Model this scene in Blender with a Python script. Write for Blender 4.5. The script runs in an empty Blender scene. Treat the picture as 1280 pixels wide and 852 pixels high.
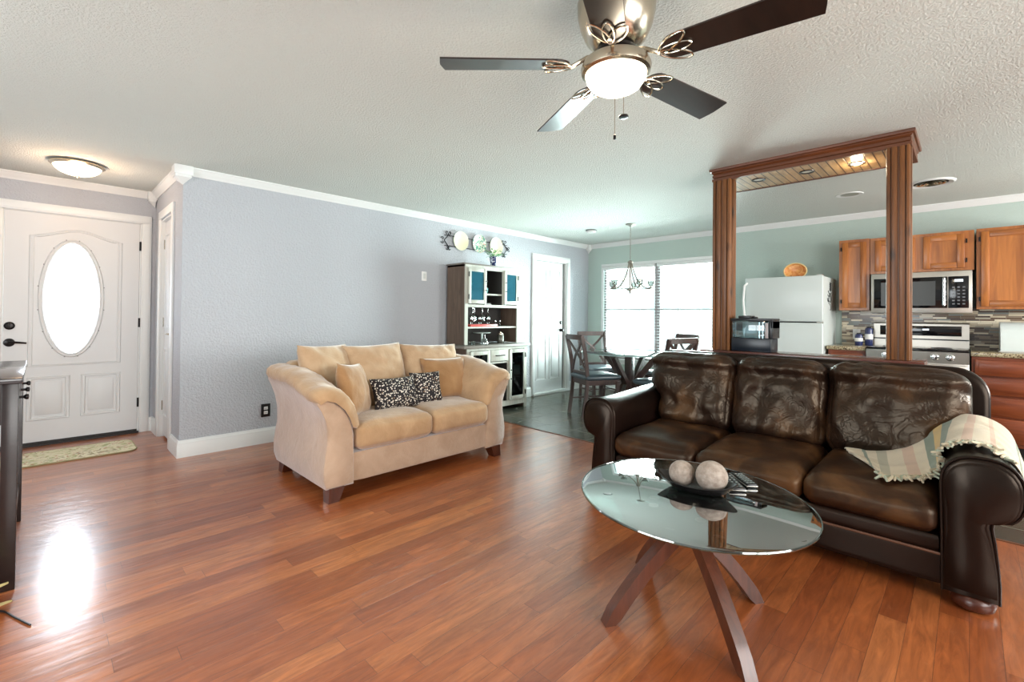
import bpy, bmesh, math, random
from mathutils import Vector, Matrix, noise
PI = math.pi
R = math.radians
random.seed(7)
SC = bpy.context.scene
COL = SC.collection

# ------------------------------------------------------------------ camera
FPX, YAW, PITCH, ROLL, CYP = 581.376, R(44.54576), R(0.54685), R(0.55589), 388.19
HC = 1.2
fw = Vector((math.cos(YAW)*math.cos(PITCH), math.sin(YAW)*math.cos(PITCH), math.sin(PITCH)))
rt = Vector((math.sin(YAW), -math.cos(YAW), 0))
up = rt.cross(fw)
r2 = rt*math.cos(ROLL)+up*math.sin(ROLL)
u2 = -rt*math.sin(ROLL)+up*math.cos(ROLL)
cd = bpy.data.cameras.new('camera')
cam = bpy.data.objects.new('camera', cd); COL.objects.link(cam)
cd.sensor_width = 36; cd.sensor_fit = 'HORIZONTAL'
cd.lens = FPX*36/1280
cd.shift_y = -(426-CYP)/1280
cd.clip_start = .05
mw = Matrix((( r2.x, u2.x, -fw.x, 0), (r2.y, u2.y, -fw.y, 0), (r2.z, u2.z, -fw.z, HC), (0, 0, 0, 1)))
cam.matrix_world = mw
SC.camera = cam

# ------------------------------------------------------------------ light
w = bpy.data.worlds.new('daylight'); SC.world = w; w.use_nodes = True
bg = w.node_tree.nodes['Background']
bg.inputs[0].default_value = (.86, .96, 1, 1); bg.inputs[1].default_value = 2.0

def area(name, loc, direction, sx, sy, power, col, shape='RECTANGLE'):
    l = bpy.data.lights.new(name, 'AREA'); l.shape = shape; l.size = sx; l.size_y = sy
    l.energy = power; l.color = col
    o = bpy.data.objects.new(name, l); COL.objects.link(o); o.location = loc
    o.rotation_euler = Vector(direction).to_track_quat('-Z', 'Y').to_euler()
    return o
def point(name, loc, power, col, r=.05):
    l = bpy.data.lights.new(name, 'POINT'); l.energy = power; l.color = col; l.shadow_soft_size = r
    o = bpy.data.objects.new(name, l); COL.objects.link(o); o.location = loc
    return o
# daylight at the openings; left one inferred, rear and kitchen ones added as fill
area('daylight_dining_window', (6.86, 3.38, 1.35), (-1, 0, -.05), 1.95, 1.6, 1050, (.87, 1, .98))
area('daylight_entry_oval', (.208, 6.08, 1.32), (0, -1, -.02), .46, 1.1, 30, (.88, .95, 1), 'ELLIPSE')
area('daylight_left_window', (-2.33, 1.9, 1.45), (1, 0, -.05), 2.6, 1.7, 120, (.92, .97, 1))
area('added_fill_rear', (1.2, -3.08, 1.45), (0, 1, -.02), 3.4, 1.7, 215, (1, .98, .95))
area('added_fill_kitchen', (5.2, -3.08, 1.5), (0, 1, 0), 1.4, 1.2, 230, (1, .98, .94))

SC.view_settings.view_transform = 'Standard'
SC.view_settings.look = 'None'
SC.view_settings.exposure = 0.0
SC.view_settings.gamma = 1
SC.view_settings.use_curve_mapping = False
try:
    SC.cycles.use_denoising = True
    SC.cycles.max_bounces = 10
    SC.cycles.diffuse_bounces = 5
    SC.cycles.glossy_bounces = 4
    SC.cycles.transparent_max_bounces = 12
    SC.cycles.caustics_reflective = False
    SC.cycles.caustics_refractive = False
    SC.cycles.sample_clamp_indirect = 6
except Exception:
    pass

# ------------------------------------------------------------------ materials
def srgb(r, g, b):
    f = lambda c: (c/255/12.92) if c/255 <= .04045 else ((c/255+.055)/1.055)**2.4
    return (f(r), f(g), f(b), 1)
class NT:
    def __init__(s, name):
        s.m = bpy.data.materials.new(name); s.m.use_nodes = True
        s.t = s.m.node_tree; s.n = s.t.nodes; s.l = s.t.links
        s.b = s.n['Principled BSDF']; s.out = s.n['Material Output']
    def new(s, typ, ins=None, **kw):
        nd = s.n.new(typ)
        for k, v in kw.items(): setattr(nd, k, v)
        for k, v in (ins or {}).items():
            if isinstance(v, bpy.types.NodeSocket): s.l.new(v, nd.inputs[k])
            else: nd.inputs[k].default_value = v
        return nd
    def coord(s, kind='Object', scale=(1, 1, 1), rot=(0, 0, 0), loc=(0, 0, 0)):
        tc = s.new('ShaderNodeTexCoord')
        mp = s.new('ShaderNodeMapping', {'Vector': tc.outputs[kind], 'Scale': scale, 'Rotation': rot, 'Location': loc})
        return mp.outputs[0]
    def noise(s, vec, scale, detail=3, rough=.5, dist=0):
        return s.new('ShaderNodeTexNoise', {'Vector': vec, 'Scale': scale, 'Detail': detail, 'Roughness': rough, 'Distortion': dist}).outputs[0]
    def ramp(s, fac, stops, interp='LINEAR'):
        nd = s.new('ShaderNodeValToRGB', {'Fac': fac}); cr = nd.color_ramp; cr.interpolation = interp
        while len(cr.elements) < len(stops): cr.elements.new(.5)
        for e, (p, c) in zip(cr.elements, stops):
            e.position = p; e.color = c if len(c) == 4 else (*c, 1)
        return nd.outputs[0]
    def mix(s, fac, a, b, blend='MIX'):
        nd = s.new('ShaderNodeMix', data_type='RGBA', blend_type=blend)
        for i, v in ((0, fac), (6, a), (7, b)):
            if isinstance(v, bpy.types.NodeSocket): s.l.new(v, nd.inputs[i])
            else: nd.inputs[i].default_value = v
        return nd.outputs[2]
    def math(s, op, a, b=0, c=0):
        nd = s.new('ShaderNodeMath', operation=op)
        for i, v in enumerate((a, b, c)):
            if isinstance(v, bpy.types.NodeSocket): s.l.new(v, nd.inputs[i])
            else: nd.inputs[i].default_value = v
        return nd.outputs[0]
    def bump(s, h, strength=.3, dist=.01):
        nd = s.new('ShaderNodeBump', {'Height': h, 'Strength': strength, 'Distance': dist})
        s.l.new(nd.outputs[0], s.b.inputs['Normal'])
    def set(s, **kw):
        names = dict(col='Base Color', rough='Roughness', metal='Metallic', spec='Specular IOR Level', ior='IOR', trans='Transmission Weight',
                     coat='Coat Weight', coatr='Coat Roughness', sheen='Sheen Weight', sheenr='Sheen Roughness', alpha='Alpha', em='Emission Color', ems='Emission Strength', sheent='Sheen Tint')
        for k, v in kw.items():
            i = s.b.inputs[names[k]]
            if isinstance(v, bpy.types.NodeSocket): s.l.new(v, i)
            else: i.default_value = v
        return s
def plain(name, col, rough=.5, metal=0, **kw):
    s = NT(name); s.set(col=col, rough=rough, metal=metal, **kw); return s.m
def painted(name, col, rough, bscale, bstr, dist=.01, tex=None):
    s = NT(name); v = s.coord()
    n = s.noise(v, bscale, 4, .6); n2 = s.noise(v, 1.3, 2)
    c2 = tuple(x*.94 for x in col[:3])+(1,)
    s.set(col=s.mix(n2, col, c2), rough=rough)
    s.bump(s.ramp(n, [(.38, (0, 0, 0)), (.62, (1, 1, 1))]), bstr, dist); return s.m
def wood(name, c1, c2, axis='z', rough=.4, scale=1, coat=0, knots=False, grain=22):
    s = NT(name)
    st = {'x': (.08, 1, 1), 'y': (1, .08, 1), 'z': (1, 1, .08)}[axis]
    v = s.coord(scale=tuple(a*scale for a in st))
    n = s.noise(v, grain, 5, .6, 1.2); n2 = s.noise(v, 4*1.0, 3, .5, .6)
    f = s.math('ADD', s.math('MULTIPLY', n, .6), s.math('MULTIPLY', n2, .45))
    col = s.ramp(f, [(.32, c1), (.68, c2)])
    if knots:
        vo = s.new('ShaderNodeTexVoronoi', {'Vector': s.coord(scale=(9, 9, 3.3)), 'Scale': 1})
        k = s.ramp(vo.outputs['Distance'], [(.05, (1, 1, 1)), (.2, (0, 0, 0))])
        col = s.mix(k, col, tuple(x*.25 for x in c1[:3])+(1,))
    s.set(col=col, rough=rough, coat=coat, coatr=.15)
    s.bump(n, .12, .002); return s.m
def metal(name, col, rough=.25): return plain(name, col, rough, 1)
def thin_glass(name, tint=(.9, .97, .95, 1), ior=1.45, rough=0.0, boost=0.0):
    s = NT(name)
    fr = s.new('ShaderNodeFresnel', {'IOR': ior}).outputs[0]
    if boost: fr = s.math('MINIMUM', s.math('ADD', s.math('MULTIPLY', fr, 1.25), boost), .92)
    tr = s.new('ShaderNodeBsdfTransparent', {'Color': tint}); gl = s.new('ShaderNodeBsdfGlossy', {'Roughness': rough, 'Color': (1, 1, 1, 1)})
    mx = s.new('ShaderNodeMixShader', {0: fr, 1: tr.outputs[0], 2: gl.outputs[0]})
    s.l.new(mx.outputs[0], s.out.inputs[0]); return s.m
def emit(name, col, strength, base=(.9, .9, .9, 1)):
    s = NT(name); s.set(col=base, em=col, ems=strength, rough=.3); return s.m

M = {}
M['wall'] = painted('wall_paint', srgb(181, 184, 190), .75, 62, .7, .005)
M['wall_k'] = painted('kitchen_wall_cast', srgb(178, 194, 187), .75, 75, .3, .005)  # wall paint with a sage light cast put into its colour
M['ceiling'] = painted('ceiling_texture', srgb(214, 218, 212), .9, 85, .8, .005)
M['white'] = plain('white_trim_paint', srgb(220, 222, 221), .4)
M['doorwhite'] = plain('white_door_paint', srgb(206, 207, 207), .45)
M['dark'] = plain('dark_gap', srgb(35, 30, 28), .6)
M['black'] = plain('black_plastic', srgb(20, 21, 24), .3)
M['blackmat'] = plain('black_iron', srgb(24, 22, 24), .55, .3)
M['bronze'] = plain('oil_rubbed_bronze', srgb(28, 24, 24), .3, .6)
M['steel'] = metal('stainless_steel', srgb(196, 192, 184), .38)
M['nickel'] = metal('brushed_nickel', srgb(196, 186, 168), .22)
M['darknickel'] = metal('darker_nickel', srgb(128, 122, 112), .4)
M['chrome'] = metal('chrome', srgb(220, 220, 220), .1)
M['fridge'] = plain('white_enamel', srgb(205, 214, 212), .3)
M['plaswhite'] = plain('white_plastic', srgb(230, 230, 228), .4)
M['console'] = wood('black_brown_wood', srgb(22, 16, 16), srgb(40, 30, 28), 'y', .3)
M['oak'] = wood('honey_oak', srgb(118, 62, 22), srgb(186, 114, 50), 'z', .35, coat=.2)
M['oakh'] = wood('honey_oak_rail', srgb(118, 62, 22), srgb(186, 114, 50), 'y', .35, coat=.2)
M['cherry'] = wood('cherry_cabinet', srgb(96, 40, 18), srgb(146, 72, 36), 'y', .35, coat=.2)
M['alder'] = wood('knotty_alder', srgb(60, 34, 16), srgb(140, 88, 44), 'z', .42, knots=True)
M['alderh'] = wood('alder_fascia', srgb(58, 32, 16), srgb(112, 62, 32), 'y', .42)
M['cap'] = wood('dark_cherry_cap', srgb(58, 24, 16), srgb(96, 46, 32), 'y', .25, coat=.4)
M['fan'] = wood('espresso_blade', srgb(26, 18, 15), srgb(46, 32, 26), 'x', .32, coat=.3)
M['tleg'] = wood('walnut_leg', srgb(48, 22, 12), srgb(92, 46, 26), 'z', .3, coat=.15)
M['dleg'] = wood('dining_wood', srgb(42, 30, 28), srgb(78, 56, 50), 'z', .35)
M['lleg'] = wood('mahogany_foot', srgb(48, 20, 12), srgb(88, 42, 24), 'z', .3)
M['rustic'] = wood('weathered_brown_wood', srgb(58, 46, 40), srgb(112, 94, 80), 'z', .6, grain=30)
M['washed'] = wood('whitewashed_wood', srgb(148, 148, 138), srgb(190, 192, 182), 'z', .6, grain=30)
M['washtop'] = wood('washed_counter', srgb(98, 92, 86), srgb(140, 136, 128), 'x', .5, grain=30)
M['hutchback'] = plain('hutch_back', srgb(52, 50, 48), .7)
M['hglass'] = thin_glass('hutch_door_glass', (.42, .62, .70, 1), 1.6, .02)
def bluepane():
    s = NT('blue_tinted_pane'); g = s.new('ShaderNodeBsdfGlossy', {'Roughness': .08}); d = s.new('ShaderNodeBsdfDiffuse', {'Color': srgb(48, 112, 132)}); t = s.new('ShaderNodeBsdfTransparent', {'Color': (.45, .68, .78, 1)})
    m = s.new('ShaderNodeMixShader', {0: .55, 1: t.outputs[0], 2: d.outputs[0]}); f = s.new('ShaderNodeFresnel', {'IOR': 1.5}); m2 = s.new('ShaderNodeMixShader', {0: f.outputs[0], 1: m.outputs[0], 2: g.outputs[0]})
    s.l.new(m2.outputs[0], s.out.inputs[0]); return s.m
M['bluepane'] = bluepane()
M['glass'] = thin_glass('clear_glass', (.93, .97, .97, 1), 1.5)
M['smokeglass'] = thin_glass('chandelier_glass', (.78, .8, .78, 1), 1.45, .05)
M['tabletop'] = thin_glass('coffee_table_glass', (.50, .66, .62, 1), 2.0, 0, .30)
M['dtabletop'] = thin_glass('dining_table_glass', (.75, .88, .86, 1), 1.7)
M['edge'] = thin_glass('glass_edge', (.25, .45, .40, 1), 1.8, .05, .1)
M['seatpad'] = plain('slate_vinyl', srgb(70, 84, 92), .32)
M['teal'] = plain('teal_glaze', srgb(42, 140, 140), .3)
M['blueglaze'] = None
M['redtray'] = plain('red_tray', srgb(190, 70, 62), .4)
M['green'] = plain('leaf_green', srgb(96, 150, 92), .6)
M['plate'] = plain('cream_china', srgb(226, 222, 190), .25)
M['ball1'] = None

def mk_special():
    # hardwood planks running along X
    s = NT('hardwood_planks'); tc = s.new('ShaderNodeTexCoord')
    sp = s.new('ShaderNodeSeparateXYZ', {0: tc.outputs['Object']})
    PW, PL = .088, .95
    yr = s.math('DIVIDE', sp.outputs[1], PW); row = s.math('FLOOR', yr); fy = s.math('FRACT', yr)
    wn = s.new('ShaderNodeTexWhiteNoise', {'W': row}, noise_dimensions='1D').outputs['Value']
    xr = s.math('ADD', s.math('DIVIDE', sp.outputs[0], PL), s.math('MULTIPLY', wn, 7.3)); colx = s.math('FLOOR', xr); fx = s.math('FRACT', xr)
    cv = s.new('ShaderNodeCombineXYZ', {0: colx, 1: row})
    wn2 = s.new('ShaderNodeTexWhiteNoise', {'Vector': cv.outputs[0]}, noise_dimensions='2D')
    off = s.new('ShaderNodeVectorMath', {0: wn2.outputs['Color'], 1: (8, 8, 8)}, operation='MULTIPLY')
    mp = s.new('ShaderNodeMapping', {'Vector': tc.outputs['Object'], 'Scale': (.14, 1, 1)})
    gv = s.new('ShaderNodeVectorMath', {0: mp.outputs[0], 1: off.outputs[0]}, operation='ADD')
    gr = s.noise(gv.outputs[0], 26, 6, .65, 1.5)
    base = s.ramp(wn2.outputs['Value'], [(0, srgb(150, 78, 38)), (.25, srgb(172, 94, 48)), (.55, srgb(186, 106, 56)), (.85, srgb(200, 122, 68)), (1, srgb(158, 82, 42))])
    c = s.mix(s.ramp(gr, [(.35, (1, 1, 1)), (.75, (0, 0, 0))]), base, srgb(92, 42, 22)); gr2 = s.noise(s.coord(scale=(.5, 1, 1)), 7, 5, .7, 1); c = s.mix(.62, base, c); c = s.mix(s.ramp(gr2, [(.48, (0, 0, 0)), (.78, (.35, .35, .35))]), c, srgb(104, 54, 30))
    g1 = s.math('LESS_THAN', fy, .022); g2 = s.math('LESS_THAN', fx, .0022)
    g = s.math('MAXIMUM', g1, g2)
    c = s.mix(s.math('MULTIPLY', g, .55), c, srgb(52, 24, 14))
    scv = s.coord(scale=(1.2, 1.6, 1)); sc1 = s.noise(scv, 9, 6, .75, .4)
    wear = s.ramp(sc1, [(.60, (0, 0, 0)), (.66, (1, 1, 1))])
    c = s.mix(s.math('MULTIPLY', wear, .10), c, srgb(200, 150, 110))
    ro = s.math('ADD', .24, s.math('MULTIPLY', sc1, .13))
    s.set(col=c, rough=ro, spec=.65, coat=.55, coatr=.17)
    tilt = s.math('MULTIPLY', wn2.outputs['Value'], .3)
    h = s.math('ADD', s.math('SUBTRACT', s.math('MULTIPLY', gr, .12), s.math('MULTIPLY', g, .8)), s.math('MULTIPLY', s.noise(s.coord(scale=(2.2, 11, 1)), 1.6, 2), 1.8))
    s.bump(h, .5, .004)
    M['floor'] = s.m
    # slate tiles
    s = NT('slate_tiles'); v = s.coord()
    br = s.new('ShaderNodeTexBrick', {'Vector': v, 'Color1': srgb(58, 62, 56), 'Color2': srgb(82, 80, 66), 'Mortar': srgb(128, 128, 118), 'Scale': 1, 'Mortar Size': .004, 'Brick Width': .33, 'Row Height': .33, 'Mortar Smooth': .2}, offset=0)
    n = s.noise(v, 5, 6, .7, .8); n2 = s.noise(v, 2.2, 3, .5)
    c = s.mix(s.ramp(n, [(.4, (0, 0, 0)), (.7, (.6, .6, .6))]), br.outputs[0], srgb(52, 56, 52))
    c = s.mix(s.ramp(n2, [(.5, (0, 0, 0)), (.7, (.5, .5, .5))]), c, srgb(98, 78, 54))
    s.set(col=c, rough=.24, spec=.45); s.bump(s.math('ADD', s.math('MULTIPLY', n, .5), s.math('MULTIPLY', br.outputs['Fac'], -.6)), .4, .006)
    M['slate'] = s.m
    # mosaic
    s = NT('mosaic_backsplash'); tc = s.new('ShaderNodeTexCoord'); sp = s.new('ShaderNodeSeparateXYZ', {0: tc.outputs['Object']})
    rw = s.math('DIVIDE', sp.outputs[2], .0165); row = s.math('FLOOR', rw); fy = s.math('FRACT', rw)
    wn = s.new('ShaderNodeTexWhiteNoise', {'W': row}, noise_dimensions='1D').outputs['Value']
    xr = s.math('ADD', s.math('DIVIDE', sp.outputs[1], .105), s.math('MULTIPLY', wn, 5.7)); cx = s.math('FLOOR', xr); fx = s.math('FRACT', xr)
    cv = s.new('ShaderNodeCombineXYZ', {0: cx, 1: row})
    wv = s.new('ShaderNodeTexWhiteNoise', {'Vector': cv.outputs[0]}, noise_dimensions='2D').outputs['Value']
    c = s.ramp(wv, [(0, srgb(62, 44, 34)), (.17, srgb(196, 184, 158)), (.36, srgb(128, 112, 94)), (.5, srgb(222, 212, 188)), (.66, srgb(92, 70, 52)), (.78, srgb(168, 160, 142)), (.9, srgb(110, 116, 112))], 'CONSTANT')
    g = s.math('MAXIMUM', s.math('LESS_THAN', fy, .1), s.math('LESS_THAN', fx, .02))
    c = s.mix(g, c, srgb(150, 142, 126)); s.set(col=c, rough=.2)
    s.bump(s.math('SUBTRACT', 1, g), .3, .002); M['mosaic'] = s.m
    # granite
    s = NT('granite'); v = s.coord(); vo = s.new('ShaderNodeTexVoronoi', {'Vector': v, 'Scale': 70}); n = s.noise(v, 26, 5, .7)
    f = s.math('ADD', s.math('MULTIPLY', n, .7), s.math('MULTIPLY', vo.outputs['Distance'], .4))
    s.set(col=s.ramp(f, [(.36, srgb(38, 30, 24)), (.48, srgb(120, 100, 74)), (.6, srgb(198, 184, 150)), (.75, srgb(90, 72, 50))]), rough=.12); M['granite'] = s.m
    # brown leather
    s = NT('brown_leather'); v = s.coord(); n = s.noise(v, 3.4, 3, .5, .5); vo = s.new('ShaderNodeTexVoronoi', {'Vector': v, 'Scale': 190})
    n3 = s.noise(v, 9, 5, .6, 2.2); n4 = s.noise(v, 30, 3, .5)
    c = s.ramp(n, [(.36, srgb(24, 14, 11)), (.56, srgb(40, 25, 17)), (.72, srgb(84, 58, 36))])
    s.set(col=c, rough=s.math('ADD', .27, s.math('MULTIPLY', n4, .14)), spec=.42)
    s.b.inputs['Specular Tint'].default_value = (1, .82, .62, 1)  # golden tone of warm light on the highlights, put into the tint
    rg_ = s.math('ABSOLUTE', s.math('SUBTRACT', s.noise(v, 8, 2, .5, 1.6), .5)); cre = s.math('MULTIPLY', s.math('MINIMUM', rg_, .06), 5.5)
    h = s.math('ADD', s.math('ADD', s.math('MULTIPLY', n3, .8), cre), s.math('MULTIPLY', vo.outputs['Distance'], .06)); s.bump(h, .34, .010); M['leather'] = s.m
    s = NT('dark_leather'); v = s.coord(); n = s.noise(v, 2.4, 2, .5, .4); vo = s.new('ShaderNodeTexVoronoi', {'Vector': v, 'Scale': 190}); n3 = s.noise(v, 6, 3, .5, 1)
    s.set(col=s.ramp(n, [(.4, srgb(16, 10, 8)), (.7, srgb(30, 18, 14))]), rough=.3, spec=.28)
    s.b.inputs['Specular Tint'].default_value = (.95, .75, .6, 1)  # warm highlight colour painted in through the tint
    s.bump(s.math('ADD', s.math('MULTIPLY', n3, .35), s.math('MULTIPLY', vo.outputs['Distance'], .05)), .25, .008); M['leatherdark'] = s.m
    s = NT('worn_leather_seat'); v = s.coord(); n = s.noise(v, 4.2, 4, .55, .6); vo = s.new('ShaderNodeTexVoronoi', {'Vector': v, 'Scale': 190}); n3 = s.noise(v, 11, 4, .6, 1.4)
    c = s.ramp(n, [(.34, srgb(28, 16, 11)), (.52, srgb(50, 31, 19)), (.7, srgb(86, 58, 34))])
    s.set(col=c, rough=.36, spec=.32)
    s.b.inputs['Specular Tint'].default_value = (1, .82, .62, 1)  # tint carries the warm light of the seat highlights
    c = c; s.bump(s.math('ADD', s.math('MULTIPLY', n3, .5), s.math('MULTIPLY', vo.outputs['Distance'], .06)), .35, .01); M['leatherseat'] = s.m
    # microfibre
    for nm, a, b in (('tan', srgb(164, 130, 94), srgb(182, 149, 112)), ('tanpanel', srgb(170, 142, 116), srgb(184, 157, 132)), ('tanpillow', srgb(146, 108, 70), srgb(164, 126, 86)), ('tancushion', srgb(172, 141, 108), srgb(188, 159, 127))):
        s = NT('microfibre_'+nm); v = s.coord(); n = s.noise(v, 6, 4, .55, .5); n2 = s.noise(v, 13, 4, .6, 1.8)
        s.set(col=s.ramp(n, [(.35, a), (.65, b)]), rough=.85, sheen=1.0 if nm == 'tanpanel' else .5, sheenr=.5, spec=.2)
        if nm == 'tanpanel': s.b.inputs['Sheen Tint'].default_value = (.9, .93, 1, 1)  # bluish light on the arm panels put into the sheen colour
        s.b.inputs['Roughness'].default_value = .85; s.bump(n2, .35, .012); M[nm] = s.m
    s = NT('speckled_fabric'); v = s.coord(); vo = s.new('ShaderNodeTexVoronoi', {'Vector': v, 'Scale': 62, 'Randomness': .8})
    d = s.ramp(vo.outputs['Distance'], [(.34, (1, 1, 1)), (.40, (0, 0, 0))])
    hue = s.ramp(s.new('ShaderNodeSeparateColor', {0: vo.outputs['Color']}).outputs[0], [(0, srgb(226, 218, 206)), (.7, srgb(190, 178, 160)), (.9, srgb(130, 104, 84))], 'CONSTANT')
    s.set(col=s.mix(d, srgb(26, 20, 24), hue), rough=.8); M['speckle'] = s.m
    # throw blanket, striped along U
    s = NT('striped_throw'); uv = s.new('ShaderNodeTexCoord').outputs['UV']; sp = s.new('ShaderNodeSeparateXYZ', {0: uv})
    cream, sage, pink, yel = srgb(214, 202, 178), srgb(132, 144, 128), srgb(206, 178, 156), srgb(212, 182, 120)
    st = [(0, cream), (.10, sage), (.12, cream), (.17, srgb(176, 172, 150)), (.22, cream), (.30, pink), (.36, cream), (.43, sage), (.50, yel), (.56, sage), (.62, cream), (.70, pink), (.74, cream), (.80, pink), (.82, cream), (.93, sage), (.96, cream)]
    c = s.ramp(sp.outputs[0], st, 'CONSTANT')
    wv = s.new('ShaderNodeTexWave', {'Vector': uv, 'Scale': 70, 'Distortion': .5}); wv2 = s.new('ShaderNodeTexWave', {'Vector': uv, 'Scale': 50}, bands_direction='Y')
    s.set(col=c, rough=.9, sheen=.2); s.bump(s.math('ADD', wv.outputs['Fac'], wv2.outputs['Fac']), .3, .003); M['throw'] = s.m
    M['fringe'] = plain('throw_fringe', srgb(206, 194, 168), .9)
    M['fringe2'] = plain('throw_fringe_sage', srgb(168, 176, 156), .9)
    # stone balls
    s = NT('mottled_stone'); v = s.coord(); n = s.noise(v, 34, 5, .7); n2 = s.noise(v, 160, 2)
    s.set(col=s.ramp(n, [(.3, srgb(128, 112, 100)), (.65, srgb(172, 160, 148))]), rough=.8); s.bump(n2, .5, .003); M['stone'] = s.m
    # floral rug
    s = NT('floral_rug'); v = s.coord(); n = s.noise(v, 9, 3, .6, 1.5); n2 = s.noise(v, 16, 2, .5, 2); n3 = s.noise(v, 60, 2)
    c = s.ramp(n, [(.36, srgb(150, 156, 110)), (.45, srgb(202, 194, 160)), (.56, srgb(214, 206, 178)), (.64, srgb(140, 128, 96)), (.72, srgb(120, 134, 128))])
    c = s.mix(s.ramp(n2, [(.6, (0, 0, 0)), (.66, (.8, .8, .8))]), c, srgb(160, 88, 72)); s.set(col=c, rough=.95); s.bump(n3, .4, .004); M['rug'] = s.m
    # blue and white porcelain
    s = NT('blue_white_glaze'); v = s.coord(); n = s.noise(v, 38, 3, .6, 1)
    s.set(col=s.ramp(n, [(.46, srgb(28, 44, 92)), (.54, srgb(200, 212, 222))], 'CONSTANT'), rough=.2); M['blueglaze'] = s.m
    # floral plate
    s = NT('floral_china'); v = s.coord(); n = s.noise(v, 34, 3, .6, 1)
    s.set(col=s.ramp(n, [(.40, srgb(72, 132, 110)), (.48, srgb(214, 222, 204)), (.58, srgb(190, 120, 110)), (.64, srgb(140, 176, 150))], 'CONSTANT'), rough=.25); M['floralplate'] = s.m
    # oval door glass: pebbled, daylight behind
    s = NT('leaded_pattern_glass'); v = s.coord(); n = s.noise(v, 40, 3)
    tr = s.new('ShaderNodeBsdfTransparent', {'Color': (.97, .98, 1, 1)}); gl = s.new('ShaderNodeBsdfGlossy', {'Roughness': .1})
    tl = s.new('ShaderNodeBsdfTranslucent', {'Color': (.95, .97, 1, 1)})
    m1 = s.new('ShaderNodeMixShader', {0: .35, 1: tr.outputs[0], 2: tl.outputs[0]}); m2 = s.new('ShaderNodeMixShader', {0: .05, 1: m1.outputs[0], 2: gl.outputs[0]})
    s.l.new(m2.outputs[0], s.out.inputs[0]); M['ovalglass'] = s.m
    # blind slats
    s = NT('white_blind_slat'); tl = s.new('ShaderNodeBsdfTranslucent', {'Color': (.9, .95, .96, 1)}); df = s.new('ShaderNodeBsdfDiffuse', {'Color': (.88, .9, .9, 1)})
    m1 = s.new('ShaderNodeMixShader', {0: .45, 1: df.outputs[0], 2: tl.outputs[0]}); s.l.new(m1.outputs[0], s.out.inputs[0]); M['slat'] = s.m
    # beadboard
    s = NT('beadboard'); tc = s.new('ShaderNodeTexCoord'); sp = s.new('ShaderNodeSeparateXYZ', {0: tc.outputs['Object']})
    fy = s.math('FRACT', s.math('DIVIDE', sp.outputs[1], .0525)); g = s.math('LESS_THAN', fy, .15)
    n = s.noise(s.coord(scale=(.2, 1, 1)), 18, 4, .6, 1)
    c = s.ramp(n, [(.35, srgb(160, 124, 84)), (.7, srgb(204, 170, 124))]); c = s.mix(g, c, srgb(58, 30, 16))
    s.set(col=c, rough=.3, coat=.3); s.bump(s.math('SUBTRACT', 1, g), .5, .004); M['bead'] = s.m
    s = NT('amber_dish'); v = s.coord(); n = s.noise(v, 20, 3, .5, 1)
    s.set(col=s.ramp(n, [(.4, srgb(206, 120, 50)), (.6, srgb(232, 168, 96))]), rough=.3); M['amber'] = s.m
mk_special()
M['globe'] = emit('lit_glass_globe', (1, .86, .66, 1), 5.0)
M['bowl'] = emit('lit_alabaster_bowl', (1, .84, .58, 1), 2.2)
M['lamp_on'] = emit('lit_downlight', (1, .9, .7, 1), 9.0)
M['lcd'] = emit('display_digits', (.7, .85, 1, 1), 1.2)

# ------------------------------------------------------------------ mesh helpers
MW = {}
def BM(): return bmesh.new()
def box(bm, x0, x1, y0, y1, z0, z1, bev=0, seg=2, mat=None):
    if x0 > x1: x0, x1 = x1, x0
    if y0 > y1: y0, y1 = y1, y0
    if z0 > z1: z0, z1 = z1, z0
    vs = [bm.verts.new((x, y, z)) for x in (x0, x1) for y in (y0, y1) for z in (z0, z1)]
    F = [(0, 1, 3, 2), (4, 6, 7, 5), (0, 4, 5, 1), (2, 3, 7, 6), (0, 2, 6, 4), (1, 5, 7, 3)]
    fs = [bm.faces.new([vs[i] for i in f]) for f in F]
    if bev:
        bev = min(bev, .45*min(x1-x0, y1-y0, z1-z0))
        es = list({e for f in fs for e in f.edges})
        bmesh.ops.bevel(bm, geom=es, offset=bev, segments=seg, profile=.5, affect='EDGES')
    if mat: bmesh.ops.transform(bm, matrix=mat, verts=vs) if not bev else None
    return vs
def loft(bm, secs, cap=True, closed=True, loop=False):
    rings = [[bm.verts.new(p) for p in s] for s in secs]
    n = len(rings[0]); m = len(rings)
    for i in range(m if loop else m-1):
        a, b = rings[i], rings[(i+1) % m]
        for j in range(n if closed else n-1):
            k = (j+1) % n
            try: bm.faces.new((a[j], a[k], b[k], b[j]))
            except ValueError: pass
    if cap and not loop:
        for r_ in (rings[0], rings[-1]):
            try: bm.faces.new(r_)
            except ValueError: pass
    return rings
def lathe(bm, prof, c=(0, 0, 0), seg=32, axis='z', sx=1, sy=1):
    secs = []
    for r_, z in prof:
        ring = []
        for k in range(seg):
            a = 2*PI*k/seg; x, y = r_*math.cos(a)*sx, r_*math.sin(a)*sy
            if axis == 'z': p = (c[0]+x, c[1]+y, c[2]+z)
            elif axis == 'y': p = (c[0]+x, c[1]+z, c[2]+y)
            else: p = (c[0]+z, c[1]+x, c[2]+y)
            ring.append(p)
        secs.append(ring)
    loft(bm, secs)
def cyl(bm, c, r_, h, axis='z', seg=24): lathe(bm, [(r_*.001, 0), (r_, 0), (r_, h), (r_*.001, h)], c, seg, axis)
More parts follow.
